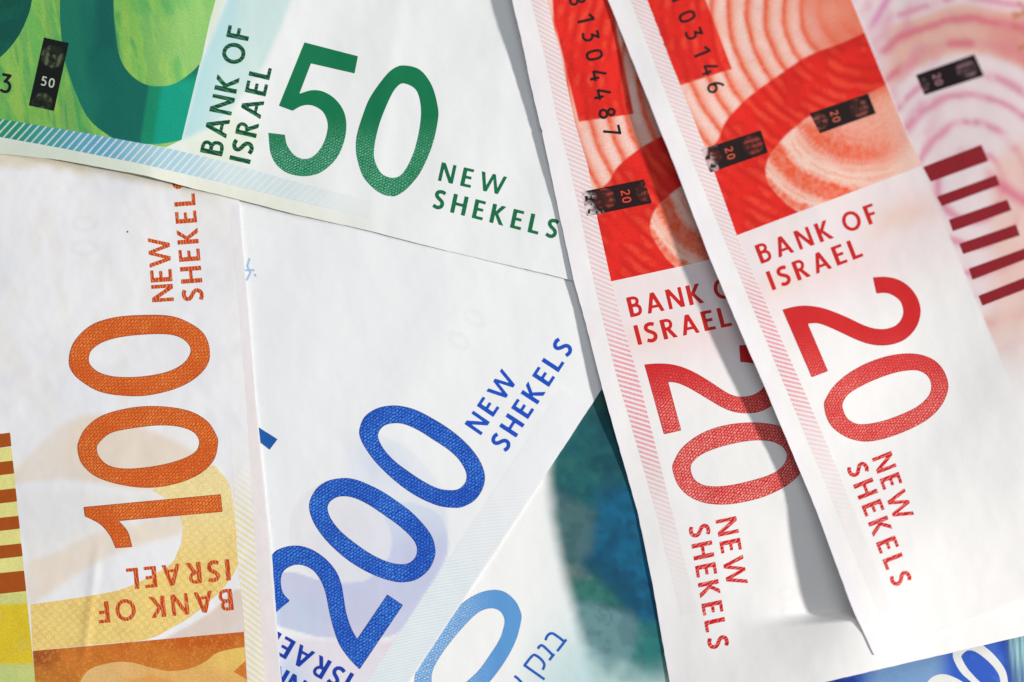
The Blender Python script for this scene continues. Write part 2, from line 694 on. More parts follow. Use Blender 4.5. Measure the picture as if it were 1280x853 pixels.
GN = {
    '0': (.62, [[ell(.31, .5, .31, .5, 40, 2.6), ell(.31, .5, .31 - t_, .5 - t_, 40, 2.4)]]),
    '1': (.42, [rect(.26, 0, .26 + t_ * 1.1, 1), lin_st([(.02, .74), (.30, .95)], t_)]),
    '2': (.60, [crv([(.05, .80), (.14, .91), (.30, .945), (.47, .87), (.51, .72), (.43, .54), (.24, .32), (.08, .08)], t_), rect(.03, 0, .60, t_)]),
    '3': (.58, [rect(.05, 1 - t_, .53, 1), lin_st([(.47, .96), (.25, .58)], t_), crv([(.17, .585), (.36, .58), (.49, .47), (.515, .31), (.44, .13), (.26, .06), (.04, .12)], t_)]),
    '4': (.64, [lin_st([(.36, 1), (.06, .29)], t_), rect(.03, .22, .64, .22 + t_), rect(.40, 0, .40 + t_, .55)]),
    '5': (.58, [rect(.10, 1 - t_, .53, 1), lin_st([(.15, .97), (.11, .52)], t_), crv([(.09, .55), (.28, .60), (.46, .50), (.51, .33), (.44, .13), (.26, .06), (.04, .11)], t_)]),
    '6': (.60, [[ell(.30, .31, .30, .31), ell(.30, .31, .30 - t_, .31 - t_)], crv([(.065, .33), (.11, .62), (.24, .84), (.40, .98)], t_)]),
    '7': (.58, [rect(.02, 1 - t_, .58, 1), lin_st([(.51, .96), (.20, 0)], t_)]),
    '8': (.60, [[ell(.30, .28, .30, .28), ell(.30, .28, .30 - t_, .28 - t_)], [ell(.30, .74, .25, .26), ell(.30, .74, .25 - t_, .26 - t_)]]),
}


def put_text(parent, zf, txt, p0, p1, cap, mat, table=GL, layer=2, g=0.75, name="letter", holder="lettering", clip=None, space=0.36, colf=None):
    p0, p1, cap = (np.array(v, float) for v in (p0, p1, cap))
    h = np.linalg.norm(cap)
    L = np.linalg.norm(p1 - p0)
    d = (p1 - p0) / L
    ws = sum(table[c][0] for c in txt if c != ' ')
    gaps = len(txt.replace(' ', '')) - 1
    gap = (L / h - ws - space * txt.count(' ')) / max(gaps, 1)
    e = parent
    if holder:
        e = link(holder, None, parent)
    x = 0.0
    for i, c in enumerate(txt):
        if c == ' ':
            x += space
            continue
        w, shp = table[c]
        S = []
        for s in shp:
            S.append([[tuple(p0 + d * h * (x + q[0]) + cap * q[1]) for q in cont] for cont in s])
        allp = np.vstack([np.asarray(cn) for s in S for cn in s])
        x += w + gap
        if allp[:, 0].max() < -6 or allp[:, 1].min() > 862 or allp[:, 1].max() < -8 or allp[:, 0].min() > 1290:
            continue
        print_shape(name, e, zf, S, mat, g, layer, clip=clip, colf=colf)
    return e


def const(c):
    c = lin(c)
    return lambda X, Y: np.tile(c, (len(X), 1))


def over(col, m, c):
    c = np.asarray(c, float)
    if c.ndim == 1:
        c = c[None]
    return col * (1 - m[:, None]) + c * m[:, None]


def tagit(o, label, group="overlapping banknotes"):
    o["label"] = label
    o["category"] = "banknote"
    o["group"] = group


M_sheet = mat_sheet("cotton paper")
M_art = mat_art("offset print")
M_flat = mat_art("flat print", 0.08)
M_black = mat_art("black foil print", 0.10)

# ------------------------------------------------------------------ table
tb = np.array([(-0.16, -0.13, -4 * U), (0.18, -0.13, -4 * U), (0.18, 0.13, -4 * U), (-0.16, 0.13, -4 * U)])
tbv = np.vstack([tb, tb - np.array([0, 0, 0.02])])
tm = NT("table laminate", 0.5)
tm.b.inputs["Base Color"].default_value = (0.62, 0.60, 0.57, 1)
table = link("table_top", new_mesh("table_top", tbv, [[0, 1, 2, 3], [7, 6, 5, 4], [0, 4, 5, 1], [1, 5, 6, 2], [2, 6, 7, 3], [3, 7, 4, 0]], tm.m))
table["kind"] = "structure"
for p in table.data.polygons:
    p.use_smooth = False

# ================================================================== note: dark blue, bottom corner
PAPER = lin((243, 242, 239))


def col_B(X, Y):
    n = fbm(X, Y, 16, 3, 0.9, 2.0)
    c = np.tile(lin((46, 92, 196)), (len(X), 1))
    c = over(c, sst(1105, 1060, X + n * 24), lin((20, 48, 140)))
    c = over(c, sst(1075, 1110, X + n * 16) * (1 - sst(1165, 1195, X)), lin((122, 160, 203)))
    c = over(c, sst(.55, .75, n) * 0.35, lin((90, 140, 215)))
    c = over(c, sst(1246, 1262, X + (Y - 800) * -0.12), lin((24, 60, 148)))
    st = 0.5 + 0.5 * np.sin((X + (Y - 800) * 0.05) * 1.25)
    c = over(c, sst(1254, 1268, X - (Y - 800) * 0.12) * (0.3 + 0.7 * st) * (1 - 0.5 * sst(815, 850, Y)), lin((172, 220, 214)))
    c = over(c, sst(1030, 1046, 2076 - X) * 0.0, lin((20, 48, 140)))
    return c


nB = sheet(z_corner, [(985, 822), (1665, 664), (1815, 1364), (1145, 1500)], col_B, M_flat)
tagit(nB, "dark blue banknote with white outlined zeros peeking out at the bottom right corner")
M_whiteprint = mat_art("unprinted paper", 0.03)
print_shape("digit", nB, z_corner, [[spline([(1193, 800), (1191, 815), (1192.5, 825.6), (1201.3, 841), (1214.4, 853), (1235, 872), (1250, 874), (1260, 862), (1260, 853), (1256, 836.6), (1242.8, 819), (1227.5, 806), (1212, 796)]),
                                     spline([(1202.4, 819), (1202.4, 823.4), (1210, 836.6), (1225.3, 853), (1238, 862), (1248, 862), (1250.5, 853), (1247.2, 841), (1236.3, 827.8), (1221, 815.8), (1210, 813.2)])]],
            M_whiteprint, 1.0, 1, const((236, 236, 232)))
print_shape("digit", nB, z_corner, [[spline([(1156, 862), (1160.8, 850.8), (1170.6, 844.2), (1183.8, 843.6), (1202.4, 852), (1215, 864), (1205, 880), (1165, 880)]),
                                     spline([(1171, 868), (1174, 858), (1185, 857), (1196, 864), (1198, 874), (1180, 874)])]],
            M_whiteprint, 1.0, 1, const((236, 236, 232)))

# ================================================================== note: blue note underneath, teal artwork
def col_T(X, Y):
    c = np.tile(lin((249, 249, 247)), (len(X), 1))
    c = over(c, sst(610, 730, X - (853 - Y) * 0.3) * sst(720, 850, Y) * 0.95, lin((184, 218, 222)))
    c = over(c, sst(640, 700, X) * sst(560, 640, Y) * 0.3, lin((222, 234, 232)))
    edge = np.interp(Y, [480, 590, 640, 677, 712, 750, 785, 830, 900], [690, 687, 691, 697, 705, 715, 724, 733, 748])
    n = fbm(X, Y, 38, 21)
    n2 = fbm(X, Y, 17, 25)
    art = np.tile(lin((34, 98, 102)), (len(X), 1))
    art = over(art, sst(.42, .66, n) * 0.75, lin((22, 72, 88)))
    art = over(art, sst(.50, .75, n2) * 0.35, lin((56, 120, 106)))
    blue = mask(X, Y, [(752, 610), (800, 600), (850, 800), (815, 790), (790, 765), (722, 692), (742, 660)], 20)
    art = over(art, blue * 0.85, lin((16, 82, 116)))
    art = over(art, blue * sst(.40, .75, n2) * 0.45, lin((16, 60, 100)))
    art = over(art, blue * sst(.5, .75, fbm(X, Y, 26, 41)) * 0.7, lin((24, 108, 146)))
    art = over(art, mask(X, Y, [(676, 606), (712, 622), (744, 640), (740, 690), (722, 704), (690, 690)], 9) * 0.6, lin((92, 122, 122)))
    art = over(art, mask(X, Y, [(700, 756), (740, 752), (790, 768), (806, 790), (790, 832), (715, 850)], 9) * 0.85, lin((112, 152, 156)))
    art = over(art, mask(X, Y, [(700, 738), (722, 718), (748, 726), (778, 758), (744, 752), (716, 746)], 8) * 0.6, lin((66, 134, 114)))
    art = over(art, mask(X, Y, [(700, 706), (722, 704), (740, 722), (712, 728)], 8) * 0.45, lin((136, 152, 142)))
    art = over(art, mask(X, Y, [(798, 780), (828, 776), (840, 850), (808, 856), (788, 834)], 10) * 0.7, lin((48, 130, 124)))
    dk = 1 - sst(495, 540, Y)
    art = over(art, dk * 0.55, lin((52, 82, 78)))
    art = over(art, sst(.48, .62, fbm(X, Y, 11, 47)) * 0.25, lin((20, 66, 84)))
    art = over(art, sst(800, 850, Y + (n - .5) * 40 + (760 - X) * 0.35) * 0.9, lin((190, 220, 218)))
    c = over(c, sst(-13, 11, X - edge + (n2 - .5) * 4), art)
    c = over(c, sst(880, 930, X), lin((232, 224, 206)))
    return over(c, sst(900, 960, X) * sst(.5, .7, n) * 0.4, lin((214, 206, 188)))


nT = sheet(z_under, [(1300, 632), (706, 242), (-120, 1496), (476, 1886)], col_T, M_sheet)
tagit(nT, "blue banknote with teal leafy artwork and pale zero, lowest between the red and blue notes")
OUT0 = spline([(518, 853), (519.5, 842), (528, 818), (541, 797), (556, 777), (573.9, 757.8), (585.9, 748.4), (601.4, 740.6), (618.6, 737.5), (632.3, 741),
               (644.4, 751.8), (651.3, 766.4), (651.3, 776.7), (646.1, 797.3), (637.5, 816.3), (625.5, 835.2), (611.7, 853), (590, 878), (562, 896), (535, 895), (521, 876)])
IN0 = spline([(592.8, 769.8), (603.1, 763), (615.2, 760.6), (625.5, 764.7), (630.6, 775), (628.9, 787), (623.8, 800.8), (611.7, 819.7), (598, 838.6), (582.5, 853),
              (565, 868), (550, 871), (541, 863), (539.5, 853), (540.4, 840.3), (546.4, 826.6), (556.7, 811.1), (568.8, 795.6), (580.8, 781.9)])
M_dT = mat_digit("pale blue numeral", (96, 158, 218), (216, 236, 248), (50, 114, 186), 0.35, 0.7, (4.2, 2.9), 0.4, (0, 625, 560))
print_shape("digit", nT, z_under, [[OUT0, IN0]], M_dT, 1.0, 1)
M_heb = mat_letter("blue lettering", (22, 88, 184), (60, 120, 205), 0.4, 0.4)


def hb(pts):
    return [(500 + x / 5.818, 720 + y / 5.818) for x, y in pts]


heb = link("lettering", None, nT)
for strokes in ([[(1058, 470), (1072, 436), (1105, 418), (1150, 444), (1196, 480)], [(1210, 462), (1143, 549)]],
                [[(1003, 532), (1016, 512), (1042, 511), (1118, 584)], [(1122, 568), (1085, 614)]],
                [[(905, 652), (965, 580), (1000, 586), (1036, 618), (1050, 650), (1038, 684)], [(900, 647), (1052, 754)]],
                [[(832, 728), (860, 750), (905, 800)]]):
    print_shape("letter", heb, z_under, [[stroke_poly(spline(hb(s), 6, False), 3.4)] for s in strokes], M_heb, 0.6, 1)

# ================================================================== note: blue 200
def col_A(X, Y):
    c = np.tile(lin((243, 244, 245)), (len(X), 1))
    n = fbm(X, Y, 30, 51)
    # pale lavender wash and round blank discs behind the numerals
    nv = lambda k: (n - .5) * k
    big = sst(-4, 4, 122 - np.hypot(X - 438, Y - 660)) * sst(400, 470, X + (Y - 600) * 0.3) * 0.75
    small = sst(-1.2, 1.2, 64 - np.hypot(X - 425, Y - 664))
    left_of_band = sst(-1.5, 1.5, -((X - 562) * 0.836 + (Y - 697) * 0.549))
    c = over(c, big * left_of_band * (0.35 + 0.3 * sst(560, 700, Y)), lin((206, 216, 238)))
    c = over(c, sst(420, 470, X) * (1 - sst(470, 530, X)) * sst(540, 570, Y) * (1 - sst(580, 620, Y)) * 0.35, lin((200, 216, 240)))
    c = over(c, small * (0.55), lin((232, 230, 236)))
    lav = mask(X, Y, spline([(330, 714), (351, 715), (373, 717), (394, 724), (422, 728.5), (446, 728), (463, 722), (486, 697), (489, 668), (482, 646), (500, 628), (545, 640), (560, 672),
                             (556, 702), (530, 745), (502, 788), (467, 799), (418, 798), (394, 795.5), (373, 790), (348, 783), (330, 780)], 4), 1.5)
    lav = lav * left_of_band
    lc = over(np.tile(lin((196, 202, 232)), (len(X), 1)), sst(690, 640, Y), lin((210, 222, 238)))
    lc = over(lc, sst(420, 350, X) * sst(725, 760, Y), lin((186, 204, 232)))
    lc = over(lc, sst(.5, .75, n) * 0.35, lin((206, 200, 226)))
    c = over(c, lav * 0.8, lc)
    low = sst(795, 806, Y - (X - 420) * 0.03) * left_of_band
    c = over(c, low * 0.6, lin((226, 216, 232)))
    c = over(c, sst(800, 850, Y) * left_of_band * sst(400, 360, X) * 0.8, lin((196, 216, 238)))
    c = over(c, mask(X, Y, [(478, 806), (512, 786), (508, 806), (484, 828)], 5) * 0.4, lin((238, 206, 216)))
    # ghost of the see-through register near the corner
    for (gx, gy) in ((574, 426), (593, 398)):
        q = ((X - gx) * 0.545 + (Y - gy) * -0.838) / 9.5, ((X - gx) * 0.838 + (Y - gy) * 0.545) / 15.5
        r = np.hypot(*q)
        c = over(c, np.exp(-((r - 0.8) / 0.22) ** 2) * 0.11, lin((176, 180, 186)))
    return c


outA = [(820, 382), (752, 487), (640.5, 657), (519, 842), (120, 1450), (-470, 1060), (227, -8)]
nA = sheet(z_A, outA, col_A, M_sheet)
tagit(nA, "white and blue banknote with a large blue 200 beside NEW SHEKELS")


def col_bandA(X, Y):
    return np.tile(lin((216, 233, 240)), (len(X), 1))


band("border_band", nA, z_A, [(562, 697), (480, 820), (455, 858)], [(602, 712), (519, 838), (500, 866)],
     mat_hatch("pale blue ruling", (238, 242, 243), 5.2, 0.62, 0.2, 0.9), col_bandA, 1)
band("border_band", nA, z_A, [(700, 487), (562, 697)], [(736, 508), (602, 712)],
     mat_hatch("faint blue ruling", (240, 241, 243), 5.2, 0.62, 0.2, 0.9),
     lambda X, Y: over(np.tile(lin((240, 241, 243)), (len(X), 1)), sst(560, 690, Y) * 0.8, lin((222, 234, 240))), 1)
M_dA = mat_digit("blue numeral", (0, 54, 172), (84, 164, 246), (4, 40, 140), 0.62, 0.72, (4.9, 3.4), 0.6)
M_lA = mat_letter("blue text", (14, 76, 192), (44, 112, 216), 0.5, 0.35)
M_lA2 = mat_letter("deep blue text", (16, 56, 164), (44, 90, 196), 0.5, 0.35)
print_shape("digit", nA, z_A, [[
    spline([(489.2, 507.1), (505.6, 508.5), (522, 513.5), (541.7, 523.8), (561.4, 536.1), (579.5, 550.9), (594.2, 567.3), (603.3, 583.7), (606.2, 598.4), (602.4, 613.2), (592.6, 626.3),
            (577.8, 634), (564.7, 635), (546.6, 632.1), (525.3, 623), (505.6, 610.7), (487.6, 596), (469.5, 577.9), (456.4, 559.9), (449.8, 545.9), (449.8, 534.5), (456.4, 520.5), (471.2, 510.7)]),
    spline([(494.1, 529.2), (507.3, 531.2), (523.7, 538.6), (541.7, 550), (558.1, 560.7), (571.3, 572.2), (580.3, 585.3), (583.2, 595.2), (581.1, 604.2), (572.9, 611.6), (561.4, 612.9),
            (546.6, 610.3), (528.6, 601.4), (510.5, 589.4), (494.1, 577.1), (481, 563.2), (473.3, 549.2), (473.6, 540.2), (481, 532)])]], M_dA, 1.0, 2)
print_shape("digit", nA, z_A, [[
    spline([(427.3, 597.9), (442, 599), (458.4, 604.8), (478.1, 614.6), (497.8, 627.7), (515.9, 641.7), (530.6, 657.3), (540.5, 672), (544.2, 686.8), (542.9, 698.3), (535.5, 713), (520.8, 724.5),
            (504.4, 728.1), (488, 726.2), (466.6, 718.8), (443.7, 706.5), (424, 691.7), (405.9, 673.7), (392.8, 654.8), (386.7, 637.6), (387.9, 624.5), (396.1, 610.5), (409.2, 601.5)]),
    spline([(432.2, 620.7), (445.3, 623.6), (461.7, 631.8), (481.4, 645), (499.5, 658.1), (514.2, 672), (520.8, 683.5), (520, 695), (512.6, 703.2), (501.1, 705.5), (484.7, 702.4), (465, 693.4),
            (445.3, 680.2), (427.3, 665.5), (415, 650.7), (409.7, 637.6), (411.7, 628.6), (420.7, 622)])]], M_dA, 1.0, 2)
two = [(362.2, 751.1), (344, 766.5), (333, 748), (329, 722), (339.7, 694.7), (351.5, 685.5), (370.8, 682.2), (390, 687.2), (407.3, 699), (420, 714), (426.6, 730), (429.4, 745.1), (433, 766.6),
       (439.4, 785.9), (446.5, 798.8), (484.1, 743.4), (503.8, 756.5), (449.5, 837), (437.3, 824.5), (424.4, 806.3), (416.9, 785.9), (411.5, 764.4), (407.3, 743), (401.9, 727.9), (392.2, 714),
       (379.4, 707.1), (366.5, 706.9), (354.7, 714), (351, 725.8), (353.6, 740.8)]
print_shape("digit", nA, z_A, [[spline(two, 6, True, (0, 1, 14, 15, 16, 17))]], M_dA, 1.0, 2)
put_text(nA, z_A, "NEW", (601.2, 544.5), (648, 475), (-20.7, -14.3), M_lA)
put_text(nA, z_A, "SHEKELS", (632.8, 566.3), (718.2, 434.9), (-21.3, -14.0), M_lA)
put_text(nA, z_A, "ISRAEL", (443, 843), (340, 785.5), (-13, 22.3), M_lA2)
put_text(nA, z_A, "BANK OF", (425, 875), (298, 803), (-13, 22.3), M_lA2)
print_shape("printed_bar", nA, z_A, [[[(300, 520), (323, 534), (347, 549.3), (337, 562.5), (326, 554), (296, 536)]]], M_flat, 0.8, 1, const((24, 92, 170)))
print_shape("printed_mark", nA, z_A, [[stroke_poly([(312, 323), (309, 333), (313, 341), (308, 351)], 2.6)], [stroke_poly([(306, 338), (318, 338)], 2.4)],
                                      [stroke_poly([(318, 343), (320, 345.5)], 2.4)]], M_flat, 0.8, 1, const((160, 196, 224)))

# ================================================================== note: orange 100
SW_Y = [(192, 611), (205, 622), (226, 647), (227.5, 672), (222, 690), (210, 708), (160, 734), (115, 744.5), (38, 756), (41, 814), (120, 806), (182, 800), (215, 785), (237, 772), (262, 752), (282, 732),
        (296, 710), (297, 700), (294, 650), (287, 607), (275, 590), (265, 582), (240, 596)]


def col_O(X, Y):
    c = np.tile(lin((243, 243, 245)), (len(X), 1))
    n = fbm(X, Y, 26, 61)
    bei = mask(X, Y, spline([(10, 604), (60, 545), (110, 518), (170, 532), (215, 550), (246, 568), (262, 585), (190, 612), (100, 601), (40, 602)], 4), 6)
    c = over(c, bei * 0.7, lin((234, 212, 184)))
    c = over(c, sst(60, 20, X) * sst(560, 600, Y) * (1 - sst(598, 606, Y)) * 0.3, lin((240, 218, 180)))
    b2 = mask(X, Y, spline([(34, 705), (70, 690), (115, 668), (170, 655), (226, 640), (227, 666), (185, 678), (140, 694), (90, 722), (48, 751), (37, 754)], 4), 6)
    c = over(c, b2 * 0.6, lin((236, 214, 182)))
    b3 = mask(X, Y, [(24, 612), (200, 622), (226, 640), (115, 666), (34, 700)], 10)
    c = over(c, b3 * 0.32, lin((226, 220, 206)))
    pk = mask(X, Y, spline([(196, 806), (210, 796), (240, 780), (270, 760), (300, 736), (306, 792), (250, 800)], 3), 1.5)
    c = over(c, pk * 0.8, lin((226, 204, 188)))
    # worn see-through register and the green note's warm shadow, painted along its lower edge
    for (gx, gy) in ((105, 310), (106, 280)):
        r = np.hypot((X - gx) / 18.0, (Y - gy) / 10.5)
        c = over(c, np.exp(-((r - 0.8) / 0.2) ** 2) * 0.11, lin((182, 184, 200)))
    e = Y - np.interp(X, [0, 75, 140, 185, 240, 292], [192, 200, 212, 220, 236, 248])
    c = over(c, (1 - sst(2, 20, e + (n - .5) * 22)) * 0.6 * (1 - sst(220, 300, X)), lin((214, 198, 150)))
    c = over(c, sst(.46, .66, fbm(X, Y, 70, 67)) * 0.35, lin((226, 228, 234)))
    c = over(c, sst(.52, .7, fbm(X, Y, 24, 69, 1.5, 3.0)) * 0.22, lin((236, 228, 212)))
    return c


outO = [(289, 115), (295, 235), (299, 252), (304, 315), (312, 400), (317.5, 475), (326, 560), (334, 640), (340, 697), (346, 780), (352, 853), (400, 1540), (-305, 1590), (-420, 165)]
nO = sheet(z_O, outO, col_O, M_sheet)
tagit(nO, "worn orange banknote with a large orange 100, lying along the left side")


def col_yel(X, Y):
    n = fbm(X, Y, 24, 71)
    c = np.tile(lin((242, 208, 112)), (len(X), 1))
    c = over(c, sst(0.45, .7, n) * 0.5, lin((232, 192, 98)))
    c = over(c, sst(730, 600, Y) * 0.65, lin((244, 228, 172)))
    # rows of tiny rings
    u, v = X * 0.995 + Y * 0.09, Y * 0.995 - X * 0.09
    row = np.floor(v / 5.6)
    du = (u / 11.5 + 0.5 * (row % 2)) % 1.0 - .5
    dv = (v / 5.6) % 1.0 - .5
    r = np.hypot(du * 11.5, dv * 5.6)
    c = over(c, np.exp(-((r - 1.9) / 0.8) ** 2) * 0.55, lin((248, 236, 200)))
    return c


def col_brown(X, Y):
    n = fbm(X, Y, 22, 81, 0.1, 2.0)
    c = np.tile(lin((206, 98, 22)), (len(X), 1))
    eng = 0.5 + 0.5 * np.sin((X * 0.6 + Y * 0.8 + 3 * n) * 2 * math.pi / 4.2)
    c = over(c, eng * 0.35, lin((170, 72, 14)))
    c = over(c, sst(120, 40, X + (n - .5) * 60), lin((164, 82, 28)))
    c = over(c, sst(812, 850, Y + X * 0.09 + (n - .5) * 50) * 0.5, lin((222, 146, 52)))
    c = over(c, sst(.5, .72, n) * 0.5, lin((214, 124, 44)))
    c = over(c, sst(.62, .8, vnoise(X, Y, 1.8, 1.8, 9)) * 0.35, lin((232, 170, 90)))
    return c


def col_sand(X, Y):
    n = fbm(X, Y, 26, 85, 0.2, 2.2)
    c = np.tile(lin((232, 180, 104)), (len(X), 1))
    c = over(c, sst(.42, .65, n) * 0.7, lin((226, 156, 72)))
    c = over(c, sst(230, 290, X) * (1 - sst(826, 850, Y)) * 0.7, lin((240, 206, 104)))
    c = over(c, sst(200, 120, X) * 0.5, lin((236, 198, 140)))
    return c


print_shape("printed_panel", nO, z_O, [[spline(SW_Y, 4, True, (8, 9))]], M_art, 1.2, 1, col_yel)
print_shape("printed_panel", nO, z_O, [[[(41, 814), (305, 790), (309, 853), (312, 900), (48, 900)]]], M_art, 1.2, 2, col_brown)
print_shape("printed_panel", nO, z_O, [[spline([(90, 880), (100, 853), (112, 837), (137, 829), (162, 828), (190, 835), (212, 839), (237, 836), (257, 827), (270, 817), (287, 812), (306, 809), (307, 826), (292, 840), (309, 850), (311, 890)], 4, True, (0, 11, 12, 13, 14, 15))]],
            M_art, 1.2, 3, col_sand)
xr = lambda y: 12.5 + (y - 541) * 0.102


def col_strip(X, Y):
    n = fbm(X, Y, 14, 88)
    c = np.tile(lin((232, 226, 142)), (len(X), 1))
    c = over(c, sst(735, 745, Y), lin((212, 214, 132)))
    c = over(c, sst(754, 758, Y + X * 0.06), lin((228, 200, 44)))
    c = over(c, sst(758, 780, Y) * sst(.5, .7, n) * 0.5, lin((206, 178, 40)))
    c = over(c, sst(827, 834, Y), lin((198, 212, 130)))
    c = over(c, sst(.55, .75, n) * 0.25, lin((240, 220, 120)))
    return c


print_shape("printed_panel", nO, z_O, [[[(-60, 566), (xr(560), 559), (xr(715), 715), (xr(756), 756), (xr(900), 900), (-60, 900)]]], M_art, 1.2, 1, col_strip)
for a, b in ((541, 559), (576, 593), (610.5, 628), (645, 662), (679.5, 696.5), (713.5, 740)):
    print_shape("printed_bar", nO, z_O, [[[(-60, a + 9), (xr(a), a), (xr(b), b - 1), (-60, b + 9)]]], M_flat, 1.0, 2, const((172, 80, 14)))


def col_bandO(X, Y):
    c = np.tile(lin((240, 226, 172)), (len(X), 1))
    return over(c, 1 - sst(560, 660, Y), lin((240, 240, 242)))


def col_bandO2(X, Y):
    return over(np.tile(lin((234, 216, 212)), (len(X), 1)), 1 - sst(240, 560, Y), lin((234, 230, 233)))


band("border_band", nO, z_O, [(288, 540), (296, 690), (306, 790), (310, 860)], [(310, 540), (316, 640), (324, 760), (332, 860)],
     mat_hatch("yellow ruling", (241, 240, 240), 8.5, -0.75, 0.1, 0.7), col_bandO, 1)
band("border_band", nO, z_O, [(287, 256), (300, 400), (312, 560), (316, 640), (324, 760), (332, 860)], [(297.6, 256), (310.5, 400), (324, 560), (332, 640), (344, 780), (351, 860)],
     mat_hatch("rose dotting", (240, 239, 241), 3.1, 1.3, 0.1, 0.8), col_bandO2, 1)
M_dO = mat_digit("orange numeral", (206, 74, 4), (250, 168, 84), (160, 56, 8), 0.85, 0.62, (5.6, 3.1), 0.55)
M_lO = mat_letter("orange text", (198, 66, 16), (242, 160, 104), 0.2, 0.75, 3.9)
print_shape("digit", nO, z_O, [[
    spline([(86, 450), (92.5, 427.5), (112.5, 407.5), (140, 397.5), (175, 394), (212.5, 395), (237.5, 404), (255, 417.5), (262, 436), (260, 455), (245, 472.5), (220, 486), (185, 494.5), (155, 495), (125, 490), (102.5, 477.5), (90, 465)]),
    spline([(111, 449), (115, 437.5), (130, 427.5), (155, 421), (190, 418), (215, 419), (230, 425), (238, 435), (236, 446), (225, 457.5), (205, 466), (175, 471), (145, 471), (125, 466), (114, 457.5)])]], M_dO, 1.0, 3)
print_shape("digit", nO, z_O, [[
    spline([(97, 562.5), (99, 550), (107.5, 535), (125, 521), (150, 512.5), (180, 508), (212.5, 509), (240, 515), (260, 527.5), (271, 545), (272.5, 555), (267.5, 575), (250, 592.5), (220, 605), (185, 610), (150, 606), (120, 596), (102.5, 580)]),
    spline([(121, 561), (125, 552.5), (140, 541), (170, 535), (200, 532), (225, 534), (242.5, 541), (249, 552.5), (244, 565), (225, 575), (195, 582.5), (160, 586), (137.5, 582.5), (125, 572.5)])]], M_dO, 1.0, 3)
print_shape("digit", nO, z_O, [[spline([(104.5, 634), (276, 618), (278.3, 640), (149, 651.5), (160, 665), (165.5, 684), (144.5, 685.5), (137.5, 670), (125, 655.5), (106, 645.5)], 6, True, (0, 1, 2, 3, 5, 6, 9))]], M_dO, 1.0, 3)
put_text(nO, z_O, "NEW", (217.5, 376.5), (211.5, 296), (-27, 1.8), M_lO)
put_text(nO, z_O, "SHEKELS", (255, 375.5), (241.4, 219.5), (-26.5, 2.0), M_lO)
put_text(nO, z_O, "BANK OF", (289.5, 736), (121, 753), (3, 26.6), M_lO, layer=3)
put_text(nO, z_O, "ISRAEL", (286.5, 699), (157.5, 711), (2.2, 26.6), M_lO, layer=3)
print_shape("printed_mark", nO, z_O, [[ell(159.3, 290, 1.3, 1.3, 12)]], M_flat, 0.5, 1, const((104, 106, 114)))

# ================================================================== note: green 50
def col_G(X, Y):
    c = np.tile(lin((242, 244, 243)), (len(X), 1))
    e = Y - np.interp(X, [-60, 0, 75, 140, 185, 240, 292, 365, 457, 560, 680, 720], [184, 192, 200, 212, 220, 236, 248, 267, 287, 314, 342, 351])
    c = over(c, sst(-30, -6, e) * (1 - sst(330, 520, X)) * 0.75, lin((236, 238, 218)))
    c = over(c, (1 - sst(170, 200, X)) * sst(-30, -10, e) * 0.4, lin((206, 226, 208)))
    c = over(c, sst(-70, -35, e) * (1 - sst(-32, -26, e)) * (1 - sst(250, 420, X)) * 0.6, lin((226, 236, 220)))
    # pale teal field behind the lettering
    tl = mask(X, Y, [(285, -60), (284, 0), (250, 80), (227, 176), (258, 163), (288, 140), (300, 122), (330, 82), (353, 30), (364, 0), (380, -60)], 5)
    n = fbm(X, Y, 30, 101, 1.4, 2.5)
    tc = over(np.tile(lin((178, 222, 226)), (len(X), 1)), sst(270, 340, X + Y * 0.3), lin((204, 230, 226)))
    tc = over(tc, sst(.5, .75, n) * 0.3, lin((214, 236, 228)))
    c = over(c, tl * 0.9, tc)
    c = over(c, mask(X, Y, [(230, 178), (258, 164), (292, 142), (330, 170), (300, 205), (240, 196)], 8) * 0.7, lin((230, 238, 216)))
    c = over(c, mask(X, Y, [(269, -20), (264, 0), (258, 60), (270, 30), (286, -20)], 3) * 0.8, lin((222, 232, 210)))
    return c


outG = [(-540, 130), (-60, 184), (0, 192), (75, 200), (140, 212), (185, 220.5), (240, 235.5), (292, 248), (365, 267), (457, 287.5), (560, 314), (680, 342), (717, 351), (790, 369), (942, -320), (-380, -560)]
nG = sheet(z_G, outG, col_G, M_sheet)
tagit(nG, "green banknote with a large green 50, lying across the top of the pile")
edgeG = [(269.5, 0), (262, 28), (252, 75), (250, 80), (227, 175)]


def col_leaf(X, Y):
    n = fbm(X, Y, 26, 111, 1.45, 3.0)
    n2 = fbm(X, Y, 16, 121, 1.0, 2.2)
    c = np.tile(lin((138, 198, 90)), (len(X), 1))
    n3 = fbm(X, Y, 9, 125, 1.45, 6.0)
    c = over(c, sst(.40, .60, n2) * 0.8, lin((108, 188, 92)))
    c = over(c, sst(.50, .62, n) * 0.75, lin((66, 162, 92)))
    c = over(c, sst(.48, .66, n3) * 0.3, lin((180, 210, 96)))
    c = over(c, sst(.52, .64, fbm(X, Y, 9, 127, 1.3, 6.0)) * 0.4, lin((58, 158, 96)))
    c = over(c, sst(140, 230, X) * sst(60, 20, Y) * 0.35, lin((96, 186, 110)))
    c = over(c, sst(150, 210, X) * sst(.4, .6, n) * 0.5, lin((176, 216, 112)))
    c = over(c, sst(190, 250, X) * 0.35, lin((160, 216, 128)))
    return c


